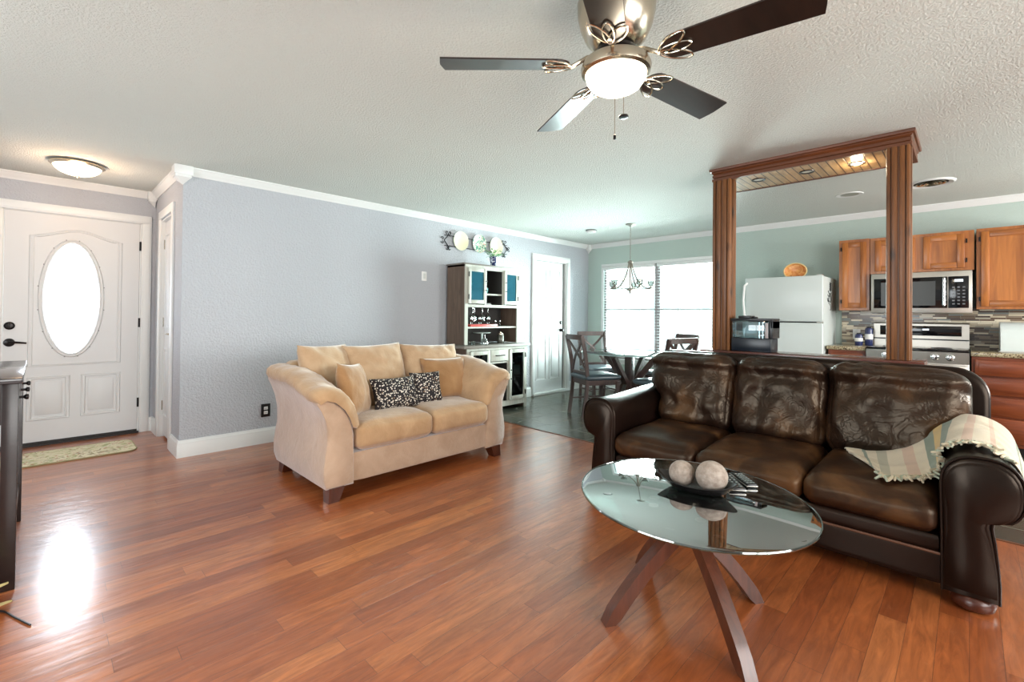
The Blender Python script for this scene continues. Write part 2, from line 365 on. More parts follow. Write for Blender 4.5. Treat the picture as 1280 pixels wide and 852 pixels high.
def frames(pts, closed=False):
    pts = [Vector(p) for p in pts]; n = len(pts); out = []
    prev = None
    for i in range(n):
        if closed: t = (pts[(i+1) % n]-pts[i-1])
        else: t = pts[min(i+1, n-1)]-pts[max(i-1, 0)]
        t.normalize()
        if prev is None:
            ref = Vector((0, 0, 1)) if abs(t.z) < .9 else Vector((1, 0, 0))
            nrm = t.cross(ref).normalized()
        else:
            nrm = (prev-t*prev.dot(t)).normalized()
        prev = nrm; out.append((pts[i], nrm, t.cross(nrm).normalized()))
    return out
def tube(bm, pts, r_, seg=8, closed=False, rx=None):
    fr = frames(pts, closed); secs = []
    for i, (p, a, b) in enumerate(fr):
        rr = r_[i] if isinstance(r_, (list, tuple)) else r_
        rb = rx if rx else rr
        secs.append([p+a*math.cos(2*PI*k/seg)*rr+b*math.sin(2*PI*k/seg)*rb for k in range(seg)])
    loft(bm, secs, cap=not closed, loop=closed)
def barpath(bm, pts, side, w_, t_):
    """rectangular section w_ (along side) x t_ following pts"""
    pts = [Vector(p) for p in pts]; n = len(pts); side = Vector(side).normalized(); secs = []
    for i in range(n):
        t = (pts[min(i+1, n-1)]-pts[max(i-1, 0)]).normalized()
        s_ = (side-t*side.dot(t)).normalized(); q = t.cross(s_)
        secs.append([pts[i]+s_*w_/2+q*t_/2, pts[i]-s_*w_/2+q*t_/2, pts[i]-s_*w_/2-q*t_/2, pts[i]+s_*w_/2-q*t_/2])
    loft(bm, secs)
def prism(bm, poly, axis, a, b):
    def P(u, v, t): return {'x': (t, u, v), 'y': (u, t, v), 'z': (u, v, t)}[axis]
    loft(bm, [[P(u, v, a) for u, v in poly], [P(u, v, b) for u, v in poly]])
def rbox(bm, c, h, r_, n=12, puff=(0, 0, 0), fn=None, mat=None):
    """rounded, puffed box with dense skin; c centre, h half sizes"""
    r_ = min(r_, min(h)*.98); g = {}
    ts = [math.sin(PI/2*(-1+2*i/n))*.55+(-1+2*i/n)*.45 for i in range(n+1)]
    def V(p):
        key = tuple(round(q, 5) for q in p)
        if key in g: return g[key]
        P = Vector((p[0]*h[0], p[1]*h[1], p[2]*h[2]))
        I = Vector([max(-(h[k]-r_), min(h[k]-r_, P[k])) for k in range(3)])
        d = P-I
        if d.length > 1e-9: P = I+d.normalized()*r_
        u = [p[0], p[1], p[2]]
        for k in range(3):
            if puff[k]:
                o = [j for j in range(3) if j != k]
                P[k] += puff[k]*u[k]*(1-u[o[0]]**4)*(1-u[o[1]]**4)
        if fn: P = fn(P, u)
        P = Vector(c)+(mat @ P if mat else P)
        g[key] = bm.verts.new(P); return g[key]
    for ax in range(3):
        for sg in (-1, 1):
            for i in range(n):
                for j in range(n):
                    q = []
                    for (a, b) in ((i, j), (i+1, j), (i+1, j+1), (i, j+1)):
                        p = [0, 0, 0]; p[ax] = sg; p[(ax+1) % 3] = ts[a]; p[(ax+2) % 3] = ts[b]; q.append(V(p))
                    if sg < 0: q.reverse()
                    if len(set(q)) == 4: bm.faces.new(q)
def pillow(bm, w_, h_, t_, mat, n=18, pinch=.07, seed=0, wr=.006):
    """standing pillow: local x width, z height, y thickness"""
    G = {}
    for side in (1, -1):
        for i in range(n+1):
            for j in range(n+1):
                u, v = -1+2*i/n, -1+2*j/n
                edge = i in (0, n) or j in (0, n)
                if edge and side == -1: G[(i, j, -1)] = G[(i, j, 1)]; continue
                x = u*w_/2*(1-pinch*(1-v*v)); z = v*h_/2*(1-pinch*(1-u*u))
                t = t_/2*max(0, (1-u**2)*(1-v**2))**.42
                cr = wr*noise.noise(Vector((x*14+seed, z*14, side*3+seed*2)))*min(1, t/(t_*.1+1e-6))*3
                G[(i, j, side)] = bm.verts.new(mat @ Vector((x, side*(t+cr*.5), z)))
    for side in (1, -1):
        for i in range(n):
            for j in range(n):
                q = [G[(i, j, side)], G[(i+1, j, side)], G[(i+1, j+1, side)], G[(i, j+1, side)]]
                if side == -1: q.reverse()
                bm.faces.new(q)
def obj(name, bm, mat, parent=None, world=True, ang=35, flat=False):
    me = bpy.data.meshes.new(name)
    bmesh.ops.remove_doubles(bm, verts=bm.verts, dist=1e-6)
    bmesh.ops.recalc_face_normals(bm, faces=bm.faces)
    if parent is not None and world and parent in MW: bmesh.ops.transform(bm, matrix=MW[parent].inverted(), verts=bm.verts)
    bm.to_mesh(me); bm.free(); me.materials.append(mat)
    if not flat:
        me.polygons.foreach_set('use_smooth', [True]*len(me.polygons)); me.set_sharp_from_angle(angle=R(ang))
    o = bpy.data.objects.new(name, me); COL.objects.link(o)
    if parent is not None:
        o.parent = parent
        if parent in MW: MW[o] = MW[parent]
    return o
def tag(o, label=None, cat=None, group=None, kind=None):
    if label: o['label'] = label
    if cat: o['category'] = cat
    if group: o['group'] = group
    if kind: o['kind'] = kind
    return o
def thing(name, label, cat, loc, rz=0, group=None):
    o = bpy.data.objects.new(name, None); COL.objects.link(o); o.location = loc; o.rotation_euler = (0, 0, rz)
    o.empty_display_size = .1
    MW[o] = Matrix.Translation(Vector(loc)) @ Matrix.Rotation(rz, 4, 'Z')
    return tag(o, label, cat, group)
def solo(name, bm, mat, label, cat, loc, group=None, **kw):
    """a thing that is one mesh; mesh given in world coordinates"""
    bmesh.ops.translate(bm, verts=bm.verts, vec=-Vector(loc))
    o = obj(name, bm, mat, **kw); o.location = loc; return tag(o, label, cat, group)
def struct(name, bm, mat, parent=None, **kw):
    o = obj(name, bm, mat, parent, **kw)
    if parent is None: o['kind'] = 'structure'
    return o
def dup(root, loc=None, rz=None, label=None):
    c = root.copy(); COL.objects.link(c)
    if loc is not None: c.location = loc
    if rz is not None: c.rotation_euler = (0, 0, rz)
    if label: c['label'] = label
    for ch in [x for x in list(root.children)]:
        d = ch.copy(); COL.objects.link(d); d.parent = c
        for g in list(ch.children):
            e = g.copy(); COL.objects.link(e); e.parent = d
    return c
def bez(p0, p1, p2, n=10):
    p0, p1, p2 = Vector(p0), Vector(p1), Vector(p2)
    return [p0*(1-t)**2+p1*2*t*(1-t)+p2*t*t for t in [i/n for i in range(n+1)]]
def spline(pts, n=8):
    P = [Vector(p) for p in pts]; P = [P[0]*2-P[1]]+P+[P[-1]*2-P[-2]]; out = []
    for i in range(1, len(P)-2):
        for k in range(n):
            t = k/n
            out.append(.5*((2*P[i])+(-P[i-1]+P[i+1])*t+(2*P[i-1]-5*P[i]+4*P[i+1]-P[i+2])*t*t+(-P[i-1]+3*P[i]-3*P[i+1]+P[i+2])*t**3))
    out.append(P[-2]); return out
def smooth(a, b, x):
    t = max(0, min(1, (x-a)/(b-a))); return t*t*(3-2*t)

# ------------------------------------------------------------------ room shell
CZ = 2.40; KX = 6.56; LY = 4.64; FY = 5.90; NX = .82; LX = -2.2; RY = -3.0; TX = 3.69
b = BM(); box(b, LX-.1, TX, RY-.1, FY+.1, -.1, 0); struct('floor', b, M['floor'])
b = BM(); box(b, TX, KX+.1, RY-.1, LY+.1, -.1, -.001); struct('floor_tile', b, M['slate'])
b = BM(); box(b, TX-.012, TX+.012, RY, LY, -.01, .004, .002); struct('trim_1', b, M['alderh'])
b = BM(); box(b, LX-.1, KX+.1, RY-.1, FY+.1, CZ, CZ+.1); struct('ceiling', b, M['ceiling'])
def wall(name, mat, axis, p, t, a0, a1, holes=()):
    """wall slab with rectangular openings; axis 'x' means the wall plane is x=p"""
    b = BM(); cuts = sorted(holes)
    def add(u0, u1, z0, z1):
        if u1-u0 < 1e-4 or z1-z0 < 1e-4: return
        if axis == 'x': box(b, p, p+t, u0, u1, z0, z1)
        else: box(b, u0, u1, p, p+t, z0, z1)
    u = a0
    for (h0, h1, z0, z1) in cuts:
        add(u, h0, 0, CZ); add(h0, h1, 0, z0); add(h0, h1, z1, CZ); u = h1
    add(u, a1, 0, CZ)
    return struct(name, b, mat)
WIN = (2.44, 4.32, .52, 2.01)
wall('wall_kitchen', M['wall_k'], 'x', KX, .14, RY, LY+.12, [WIN])
wall('wall_long', M['wall'], 'y', LY, .12, NX, KX, [(5.19, 5.96, 0, 2.05)])
wall('wall_closet', M['wall'], 'x', NX, .12, LY+.12, FY, [(5.02, 5.57, 0, 2.08)])
wall('wall_entry', M['wall'], 'y', FY, .14, LX, 6.56, [(-.235, .705, 0, 2.085)])
wall('wall_left', M['wall'], 'x', LX-.12, .12, RY, FY, [(.6, 3.2, .6, 2.3)])
wall('wall_rear', M['wall'], 'y', RY-.12, .12, LX, KX, [(-.5, 2.9, .6, 2.3), (4.5, 5.9, .95, 2.1)])
b = BM(); box(b, .94, 1.06, LY+.12, FY, 0, CZ); 
struct('wall_closet_inside', b, M['wall'])
b = BM(); box(b, 5.1, 6.1, 5.2, 5.3, 0, CZ); struct('wall_behind_door', b, M['wall'])
# crown moulding
CR = [(0, -.066), (.009, -.066), (.012, -.056), (.022, -.045), (.036, -.028), (.043, -.014), (.050, -.011), (.050, 0), (0, 0)]
def crown(name, axis, p, sgn, a, bb):
    b = BM(); prism(b, [(p+sgn*u, CZ+v) for u, v in CR], 'y' if axis == 'x' else 'x', a, bb)
    struct(name, b, M['white'])
crown('trim_2', 'y', LY, -1, NX, KX)
crown('trim_3', 'x', KX, -1, RY, LY)
crown('trim_4', 'x', NX, -1, LY, FY)
crown('trim_5', 'y', FY, -1, LX, NX)
def cblock(name, x0, x1, y0, y1, px, py, zt=2.305, zb=2.25):
    b = BM(); box(b, x0, x1, y0, y1, zt+.02, CZ, .003)
    box(b, x0+.008, x1-.008, y0+.008, y1-.008, zt, zt+.022)
    v = [b.verts.new(q) for q in ((x0+.012, y0+.012, zt), (x1-.012, y0+.012, zt), (x1-.012, y1-.012, zt), (x0+.012, y1-.012, zt))]; t = b.verts.new((px, py, zb))
    b.faces.new(v)
    for i in range(4): b.faces.new((v[i], v[(i+1) % 4], t))
    struct(name, b, M['white'])
cblock('trim_6', NX-.072, NX+.055, LY-.072, LY+.055, NX-.004, LY-.004)
cblock('trim_7', NX-.075, NX, FY-.075, FY, NX-.01, FY-.01)
cblock('trim_8', KX-.075, KX, LY-.075, LY, KX-.01, LY-.01)
# baseboards
BB = [(0, 0), (.018, 0), (.018, .095), (.015, .105), (.015, .118), (.010, .125), (.008, .14), (0, .14)]
def base(name, axis, p, sgn, a, bb):
    b = BM(); prism(b, [(p+sgn*u, v) for u, v in BB], 'y' if axis == 'x' else 'x', a, bb); struct(name, b, M['white'])
base('baseboard_long', 'y', LY, -1, NX, 5.12)
b = BM(); loft(b, [[(NX-u, LY-u, v), (NX+.001, LY-u, v), (NX+.001, LY+.001, v), (NX-u, LY+.001, v)] for u, v in BB[1:-1]]); struct('baseboard_corner', b, M['white'])
base('baseboard_long_corner', 'y', LY, -1, 6.04, KX)
base('baseboard_closet', 'x', NX, -1, LY, 4.95)
base('baseboard_closet_corner', 'x', NX, -1, 5.645, FY)
base('baseboard_entry', 'y', FY, -1, .785, NX)
base('baseboard_entry_left', 'y', FY, -1, LX, -.31)
base('baseboard_kitchen', 'x', KX, -1, 1.95, LY)
base('baseboard_left', 'x', LX, 1, RY, FY)

# ---- casings
def casing_y(parent, x0, x1, zt, y, w_=.075, sgn=-1, name='door_casing', inner=0):
    b = BM()
    for (a, c) in ((x0, x0+w_), (x1-w_, x1)):
        box(b, a, c, y-sgn*.001, y+sgn*.016, 0, zt-w_, .003); box(b, a+.012, c-.012, y, y+sgn*.022, .001, zt-w_, .003)
    box(b, x0, x1, y-sgn*.001, y+sgn*.0165, zt-w_, zt, .003); box(b, x0+.012, x1-.012, y, y+sgn*.0225, zt-w_+.012, zt-.012, .003)
    return struct(name, b, M['white'], parent)
def ring(bm, pts, wd, pr, y, sgn=-1):
    """moulding following closed (x,z) loop standing proud of plane y"""
    n = len(pts); prof = [(-wd/2, 0), (-wd*.3, pr), (0, pr*.55), (wd*.3, pr), (wd/2, 0)]
    secs = []
    for i in range(n):
        p = Vector(pts[i]); t = (Vector(pts[(i+1) % n])-Vector(pts[i-1])); t.normalize(); q = Vector((t.y, -t.x))
        a = Vector(pts[(i+1) % n])-p; c_ = p-Vector(pts[i-1])
        k = 1/max(.5, math.sqrt(max(.01, (1+a.normalized().dot(c_.normalized()))/2)))
        secs.append([(p.x+q.x*u*k, y+sgn*v, p.y+q.y*u*k) for u, v in prof])
    loft(bm, secs, closed=False, loop=True)
def raised(bm, x0, x1, z0, z1, y, sgn=-1):
    ring(bm, [(x0, z0), (x1, z0), (x1, z1), (x0, z1)], .03, .008, y, sgn)
    box(bm, x0+.035, x1-.035, y, y+sgn*.006, z0+.035, z1-.035, .005)
# front door (opening in the entry wall)
DX0, DX1 = -.22, .693
def frontdoor():
    b = BM(); yf = FY+.004
    ocx, ocz, orx, orz = .21, 1.315, .205, .522; n = 64
    # slab with an oval opening
    outer = []; inner = []; 
    for k in range(n):
        a = 2*PI*k/n; c, s_ = math.cos(a), math.sin(a)
        inner.append((ocx+orx*.93*c, ocz+orz*.97*s_))
        tx = ((DX1-ocx) if c > 0 else (ocx-DX0))/max(abs(c), 1e-6); tz = ((2.07-ocz) if s_ > 0 else (ocz-.035))/max(abs(s_), 1e-6); t = min(tx, tz)
        outer.append((ocx+c*t, ocz+s_*t))
    cs = [(DX0, .035), (DX1, .035), (DX1, 2.07), (DX0, 2.07)]
    for cx_, cz_ in cs:
        k = min(range(n), key=lambda i: (outer[i][0]-cx_)**2+(outer[i][1]-cz_)**2); outer[k] = (cx_, cz_)
    secs = [[(x, yf, z) for x, z in outer], [(x, yf, z) for x, z in inner], [(x, yf+.04, z) for x, z in inner], [(x, yf+.04, z) for x, z in outer]]
    loft(b, secs, loop=True)
    ring(b, [(x, z) for x, z in [(ocx+orx*math.cos(2*PI*k/48), ocz+orz*math.sin(2*PI*k/48)) for k in range(48)]], .04, .012, yf)
    # arched panel moulding round the oval
    x0, x1 = -.055, .545; top = []
    for k in range(17):
        t = k/16; z = 1.865+.075*math.sin(PI*t)**2 if True else 0
        top.append((x1+(x0-x1)*t, z))
    ring(b, [(x0, .71), (x1, .71)]+top, .026, .007, yf)
    for (a, c) in ((-.055, .19), (.295, .545)): raised(b, a, c, .235, .60, yf)
    return b
dr = struct('door_1', frontdoor(), M['doorwhite'])
b = BM(); lathe(b, [(.001, 0), (1, 0), (1, .008), (.001, .008)], (.21, FY+.02, 1.315), 64, 'y', .205*.94, .522*.98)
struct('oval_glass', b, M['ovalglass'], dr)
b = BM()
def oval(b, cx_, cz_, rx_, rz_, r_=.0028, y=FY+.018, n=40): tube(b, [(cx_+rx_*math.cos(2*PI*k/n), y, cz_+rz_*math.sin(2*PI*k/n)) for k in range(n)], r_, 5, True)
oval(b, .21, 1.315, .165, .45); oval(b, .21, 1.315, .12, .27); oval(b, .21, 1.315, .055, .13); oval(b, .21, 1.315, .03, .05)
for s_ in (-1, 1):
    tube(b, [(.21+s_*.055, FY+.018, 1.315), (.21+s_*.19, FY+.018, 1.315)], .0028, 5); tube(b, [(.21, FY+.018, 1.315+s_*.13), (.21, FY+.018, 1.315+s_*.5)], .0028, 5)
    for q in (-1, 1): tube(b, bez((.21+s_*.12, FY+.018, 1.315+q*.1), (.21+s_*.05, FY+.018, 1.315+q*.35), (.21+s_*.10, FY+.018, 1.315+q*.41)), .0028, 5)
struct('leading', b, metal('leading_came', srgb(205, 205, 210), .4), dr)
b = BM()
for k in range(16):
    a = 2*PI*k/16+.2; lathe(b, [(.0055, 0), (.0045, -.004), (.001, -.005)], (.21+.225*math.cos(a), FY+.003, 1.315+.543*math.sin(a)), 8, 'y')
struct('glass_frame_screw_covers', b, plain('screw_cover', srgb(120, 120, 122), .5), dr)
for z in (.30, 1.09, 1.85):
    b = BM(); cyl(b, (.7, FY-.002, z-.045), .007, .09, seg=10); box(b, .69, .71, FY-.001, FY+.004, z-.045, z+.045); struct('hinge', b, M['bronze'], dr)
b = BM(); lathe(b, [(.001, 0), (.034, 0), (.034, -.008), (.022, -.014), (.022, -.02), (.001, -.022)], (-.18, FY+.004, 1.067), 24, 'y'); box(b, -.185, -.175, FY-.035, FY-.015, 1.047, 1.087, .003); struct('deadbolt', b, M['bronze'], dr)
b = BM(); lathe(b, [(.001, 0), (.036, 0), (.034, -.009), (.014, -.014), (.012, -.045), (.001, -.05)], (-.18, FY+.004, .922), 24, 'y')
tube(b, [(-.18, FY-.045, .922), (-.15, FY-.05, .925), (-.12, FY-.05, .922), (-.075, FY-.048, .915)], [.011, .010, .009, .007], 10); struct('lever_handle', b, M['bronze'], dr)
b = BM(); box(b, DX0-.01, DX1+.01, FY-.03, FY+.12, 0, .018); box(b, DX0, DX1, FY-.004, FY+.05, .012, .036); struct('threshold', b, M['dark'], dr)
casing_y(dr, -.31, .785, 2.155, FY, .078)
b = BM()
for (a, c) in ((-.235, -.222), (.695, .705)): box(b, a, c, FY-.001, FY+.14, 0, 2.085)
box(b, -.235, .705, FY-.001, FY+.14, 2.072, 2.085); struct('door_jamb', b, M['white'], dr)
# closet door seen edge-on
b = BM(); box(b, NX+.03, NX+.065, 5.03, 5.56, .02, 2.07)
def raised_x(bm, y0, y1, z0, z1, x, sgn=-1):
    bb = BM(); raised(bb, y0, y1, z0, z1, 0, 1)
    bmesh.ops.transform(bb, matrix=Matrix(((0, sgn, 0, x), (1, 0, 0, 0), (0, 0, 1, 0), (0, 0, 0, 1))), verts=bb.verts)
    me = bpy.data.meshes.new('t'); bb.to_mesh(me); bb.free(); bm.from_mesh(me); bpy.data.meshes.remove(me)
for (a, c) in ((5.07, 5.27), (5.32, 5.52)):
    raised_x(b, a, c, 1.05, 1.93, NX+.03); raised_x(b, a, c, .22, .85, NX+.03)
d2 = struct('door_2', b, M['doorwhite'])
b = BM()
for (a, c) in ((4.95, 5.022), (5.568, 5.64)): box(b, NX, NX-.018, a, c, 0, 2.09, .003)
box(b, NX, NX-.018, 4.95, 5.64, 2.09, 2.165, .004); box(b, NX, NX+.12, 5.02, 5.03, 0, 2.09); box(b, NX, NX+.12, 5.56, 5.57, 0, 2.09); box(b, NX, NX+.12, 5.03, 5.56, 2.07, 2.08); struct('door_casing', b, M['white'], d2)
b = BM(); lathe(b, [(.001, 0), (.028, 0), (.026, -.008), (.011, -.012), (.010, -.04), (.001, -.043)], (NX+.03, 5.09, 1.0), 20, 'x')
tube(b, [(NX-.01, 5.09, 1.0), (NX-.014, 5.14, 1.0), (NX-.012, 5.2, .998)], [.009, .008, .006], 8); struct('lever_handle', b, M['nickel'], d2)
for z in (.3, 1.1, 1.85):
    b = BM(); cyl(b, (NX+.024, 5.562, z-.045), .007, .09, seg=10); struct('hinge', b, M['nickel'], d2)
# white garage door at the far end of the long wall
b = BM(); box(b, 5.205, 5.90, LY+.03, LY+.07, .03, 2.03)
for (a, c) in ((5.27, 5.50), (5.59, 5.83)):
    raised(b, a, c, 1.08, 1.90, LY+.03); raised(b, a, c, .22, .90, LY+.03)
d3 = struct('door_3', b, M['doorwhite'])
casing_y(d3, 5.12, 6.04, 2.13, LY, .08)
b = BM(); box(b, 5.19, 5.20, LY, LY+.12, 0, 2.05); box(b, 5.945, 5.96, LY, LY+.12, 0, 2.05); box(b, 5.2, 5.945, LY, LY+.12, 2.035, 2.05); struct('door_jamb', b, M['white'], d3)
b = BM(); box(b, 5.905, 5.944, LY+.05, LY+.075, .02, 2.03); struct('gap_shade', b, M['dark'], d3)  # dark strip standing in for the shade in the recess beside the slab
b = BM(); box(b, 5.14, 6.02, LY-.05, LY+.1, 0, .035, .004); struct('threshold', b, M['white'], d3)
for z, nm in ((1.09, 'deadbolt'), (.97, 'door_knob')):
    b = BM(); lathe(b, [(.001, 0), (.030, 0), (.030, -.008), (.014, -.016), (.014, -.028), (.026, -.036), (.028, -.05), (.018, -.06), (.001, -.062)] if nm == 'door_knob' else [(.001, 0), (.028, 0), (.028, -.012), (.02, -.02), (.001, -.022)], (5.855, LY+.03, z), 20, 'y'); struct(nm, b, M['bronze'], d3)

# ---- windows
def window(name, y0, y1, z0, z1):
    wv = BM(); box(wv, KX+.02, KX+.10, y0, y0+.035, z0, z1); box(wv, KX+.02, KX+.10, y1-.035, y1, z0, z1); box(wv, KX+.02, KX+.10, y0, y1, z0, z0+.035); box(wv, KX+.02, KX+.10, y0, y1, z1-.035, z1)
    ym = (y0+y1)/2; box(wv, KX+.02, KX+.10, ym-.045, ym+.045, z0, z1)
    wn = struct(name, wv, plain('window_frame_grey', srgb(120, 112, 112), .5))
    b = BM(); box(b, KX+.045, KX+.085, y0, y1, 1.295, 1.325); struct('meeting_rail', b, plain('meeting_rail_grey', srgb(120, 124, 124), .5), wn)
    b = BM()
    for (a, c) in ((y0, ym), (ym, y1)):
        for k in (1, 2): y = a+(c-a)*k/3; box(b, KX+.058, KX+.072, y-.008, y+.008, z0, z1)
    struct('muntin', b, plain('muntin_tan', srgb(196, 170, 150), .5), wn)
    b = BM(); box(b, KX+.062, KX+.066, y0+.03, y1-.03, z0+.03, z1-.03); struct('window_glass', b, M['glass'], wn)
    b = BM()
    box(b, KX, KX-.018, y0-.045, y0, z0, z1, .004); box(b, KX, KX-.018, y1, y1+.045, z0, z1, .004); box(b, KX, KX-.018, y0-.045, y1+.045, z1, z1+.045, .004)
    box(b, KX+.02, KX-.05, y0-.06, y1+.06, z0-.03, z0, .006); box(b, KX, KX-.016, y0-.045, y1+.045, z0-.09, z0-.03, .004)
    struct('window_sill', b, M['white'], wn)
window('window_1', *WIN)
def blind(y0, y1, lab):
    t = thing('venetian_blind', lab, 'blind', (KX-.01, (y0+y1)/2, 2.0), 0, None)
    b = BM(); box(b, KX-.045, KX+.01, y0, y1, 1.955, 2.005, .004); obj('headrail', b, M['white'], t)
    b = BM(); z = 1.93
    while z > .58:
        prism(b, [(KX-.042, z+.0035), (KX-.018, z+.006), (KX+.006, z+.002), (KX+.006, z-.001), (KX-.018, z+.003), (KX-.042, z+.0005)], 'y', y0+.005, y1-.005); z -= .0435
    obj('slats', b, M['slat'], t)
    b = BM(); box(b, KX-.04, KX+.004, y0, y1, .545, .562, .004); obj('bottom_rail', b, M['white'], t)
    b = BM()
    for f in (.12, .5, .88):
        y = y0+(y1-y0)*f
        for x in (KX-.044, KX+.007): tube(b, [(x, y, .55), (x, y, 1.97)], .0011, 4)
    obj('ladder_cord', b, M['white'], t)
blind(2.46, 3.365, 'open white venetian blind on the right half of the dining window')
blind(3.395, 4.305, 'open white venetian blind on the left half of the dining window')
# unseen windows: left one inferred, rear ones added to let fill light in
def rearwin(name, axis, p, u0, u1, z0, z1, t=.1):
    b = BM()
    def bx(a, c, e, f, g=.03):
        if axis == 'x': box(b, p-g, p+g, a, c, e, f)
        else: box(b, a, c, p-g, p+g, e, f)
    bx(u0, u0+.06, z0, z1); bx(u1-.06, u1, z0, z1); bx(u0, u1, z0, z0+.06); bx(u0, u1, z1-.06, z1)
    um = (u0+u1)/2; bx(um-.03, um+.03, z0, z1); bx(u0, u1, (z0+z1)/2-.02, (z0+z1)/2+.02)
    struct(name, b, M['white'])
rearwin('window_2', 'x', LX-.06, .6, 3.2, .6, 2.3)
rearwin('fill_window_3', 'y', RY-.06, -.5, 2.9, .6, 2.3)
rearwin('fill_window_4', 'y', RY-.06, 4.5, 5.9, .95, 2.1)

# ------------------------------------------------------------------ half wall, posts, beam
b = BM(); box(b, 3.868, 3.96, .263, 1.512, 0, .903); struct('wall_half', b, M['wall'])
b = BM(); box(b, 3.805, 4.06, .195, 1.58, .903, .937, .006); box(b, 3.835, 4.0, .234, 1.54, .878, .904, .003); struct('trim_9', b, M['cap'])
def post(y0, y1, lab, mats=M['alder']):
    t = thing('wooden_post', lab, 'post', (3.904, (y0+y1)/2, .937), 0, None)
    x0, x1 = 3.85, 3.957; z0, z1 = .9375, 2.307; W_ = y1-y0
    b = BM(); box(b, x0, x1, y0+.012, y1-.012, z0, z1); obj('core', b, mats, t)
    b = BM()
    for xf, sg in ((x0, -1), (x1, 1)):
        box(b, xf, xf+sg*.016, y0, y0+W_*.16, z0, z1, .005); box(b, xf, xf+sg*.016, y1-W_*.16, y1, z0, z1, .005)
        box(b, xf, xf+sg*.012, y0+W_*.20, y0+W_*.46, z0, z1, .006); box(b, xf, xf+sg*.012, y0+W_*.54, y0+W_*.80, z0, z1, .006)
    obj('fluted_board', b, mats, t)
    b = BM()
    for yf, sg in ((y0+.012, -1), (y1-.012, 1)): box(b, x0-.002, x1+.002, yf, yf+sg*.012, z0, z1, .004); box(b, x0+.03, x1-.03, yf, yf+sg*.018, z0, z1, .005)
    obj('side_board', b, mats, t)
    return t
post(1.356, 1.493, 'fluted knotty wood post at the left end of the half wall')
post(.268, .385, 'fluted knotty wood post at the right end of the half wall')
t = thing('ceiling_beam_box', 'wide wooden beam box with beadboard underside carried by the two posts', 'beam', (4.1, .88, 2.307))
BX0, BX1, BY0, BY1, BZ = 3.85, 4.32, .268, 1.493, 2.307
b = BM(); box(b, BX0+.01, BX1-.01, BY0+.01, BY1-.01, BZ, BZ+.012); obj('beadboard_soffit', b, M['bead'], t)
FP = [(0, -.005), (.022, -.005), (.022, .015), (.012, .016), (.012, .022), (.020, .026), (.020, .046), (.013, .048), (.026, .062), (.026, .069), (.036, .072), (.040, .078), (.040, .093), (0, .093)]
b = BM()
rings = []
for u, v in FP:
    e = u-.014
    rings.append([(BX0-e, BY0-e, BZ+v), (BX1+e, BY0-e, BZ+v), (BX1+e, BY1+e, BZ+v), (BX0-e, BY1+e, BZ+v)])
loft(b, rings, loop=True); obj('crown_fascia', b, M['alderh'], t)
for i, (x, y) in enumerate(((4.04, 1.21), (4.06, .878), (4.08, .576))):
    on = i == 2
    q = thing('recessed_downlight', ['unlit recessed downlight at the left of the beadboard soffit', 'unlit recessed downlight in the middle of the beadboard soffit', 'lit recessed downlight at the right of the beadboard soffit'][i], 'light', (x, y, BZ), 0, None)
    b = BM(); lathe(b, [(.052, 0), (.050, -.006), (.036, -.004), (.034, .0)], (x, y, BZ), 28); obj('trim_ring', b, M['bronze'] if not on else M['nickel'], q)
    b = BM(); lathe(b, [(.001, -.001), (.034, -.001), (.034, -.0005), (.001, -.0005)], (x, y, BZ), 24); obj('lamp', b, M['lamp_on'] if on else plain('unlit_lamp', srgb(190, 190, 180), .3), q)
    if on: point('downlight_glow', (x, y, BZ-.04), 3, (1, .85, .6), .03)

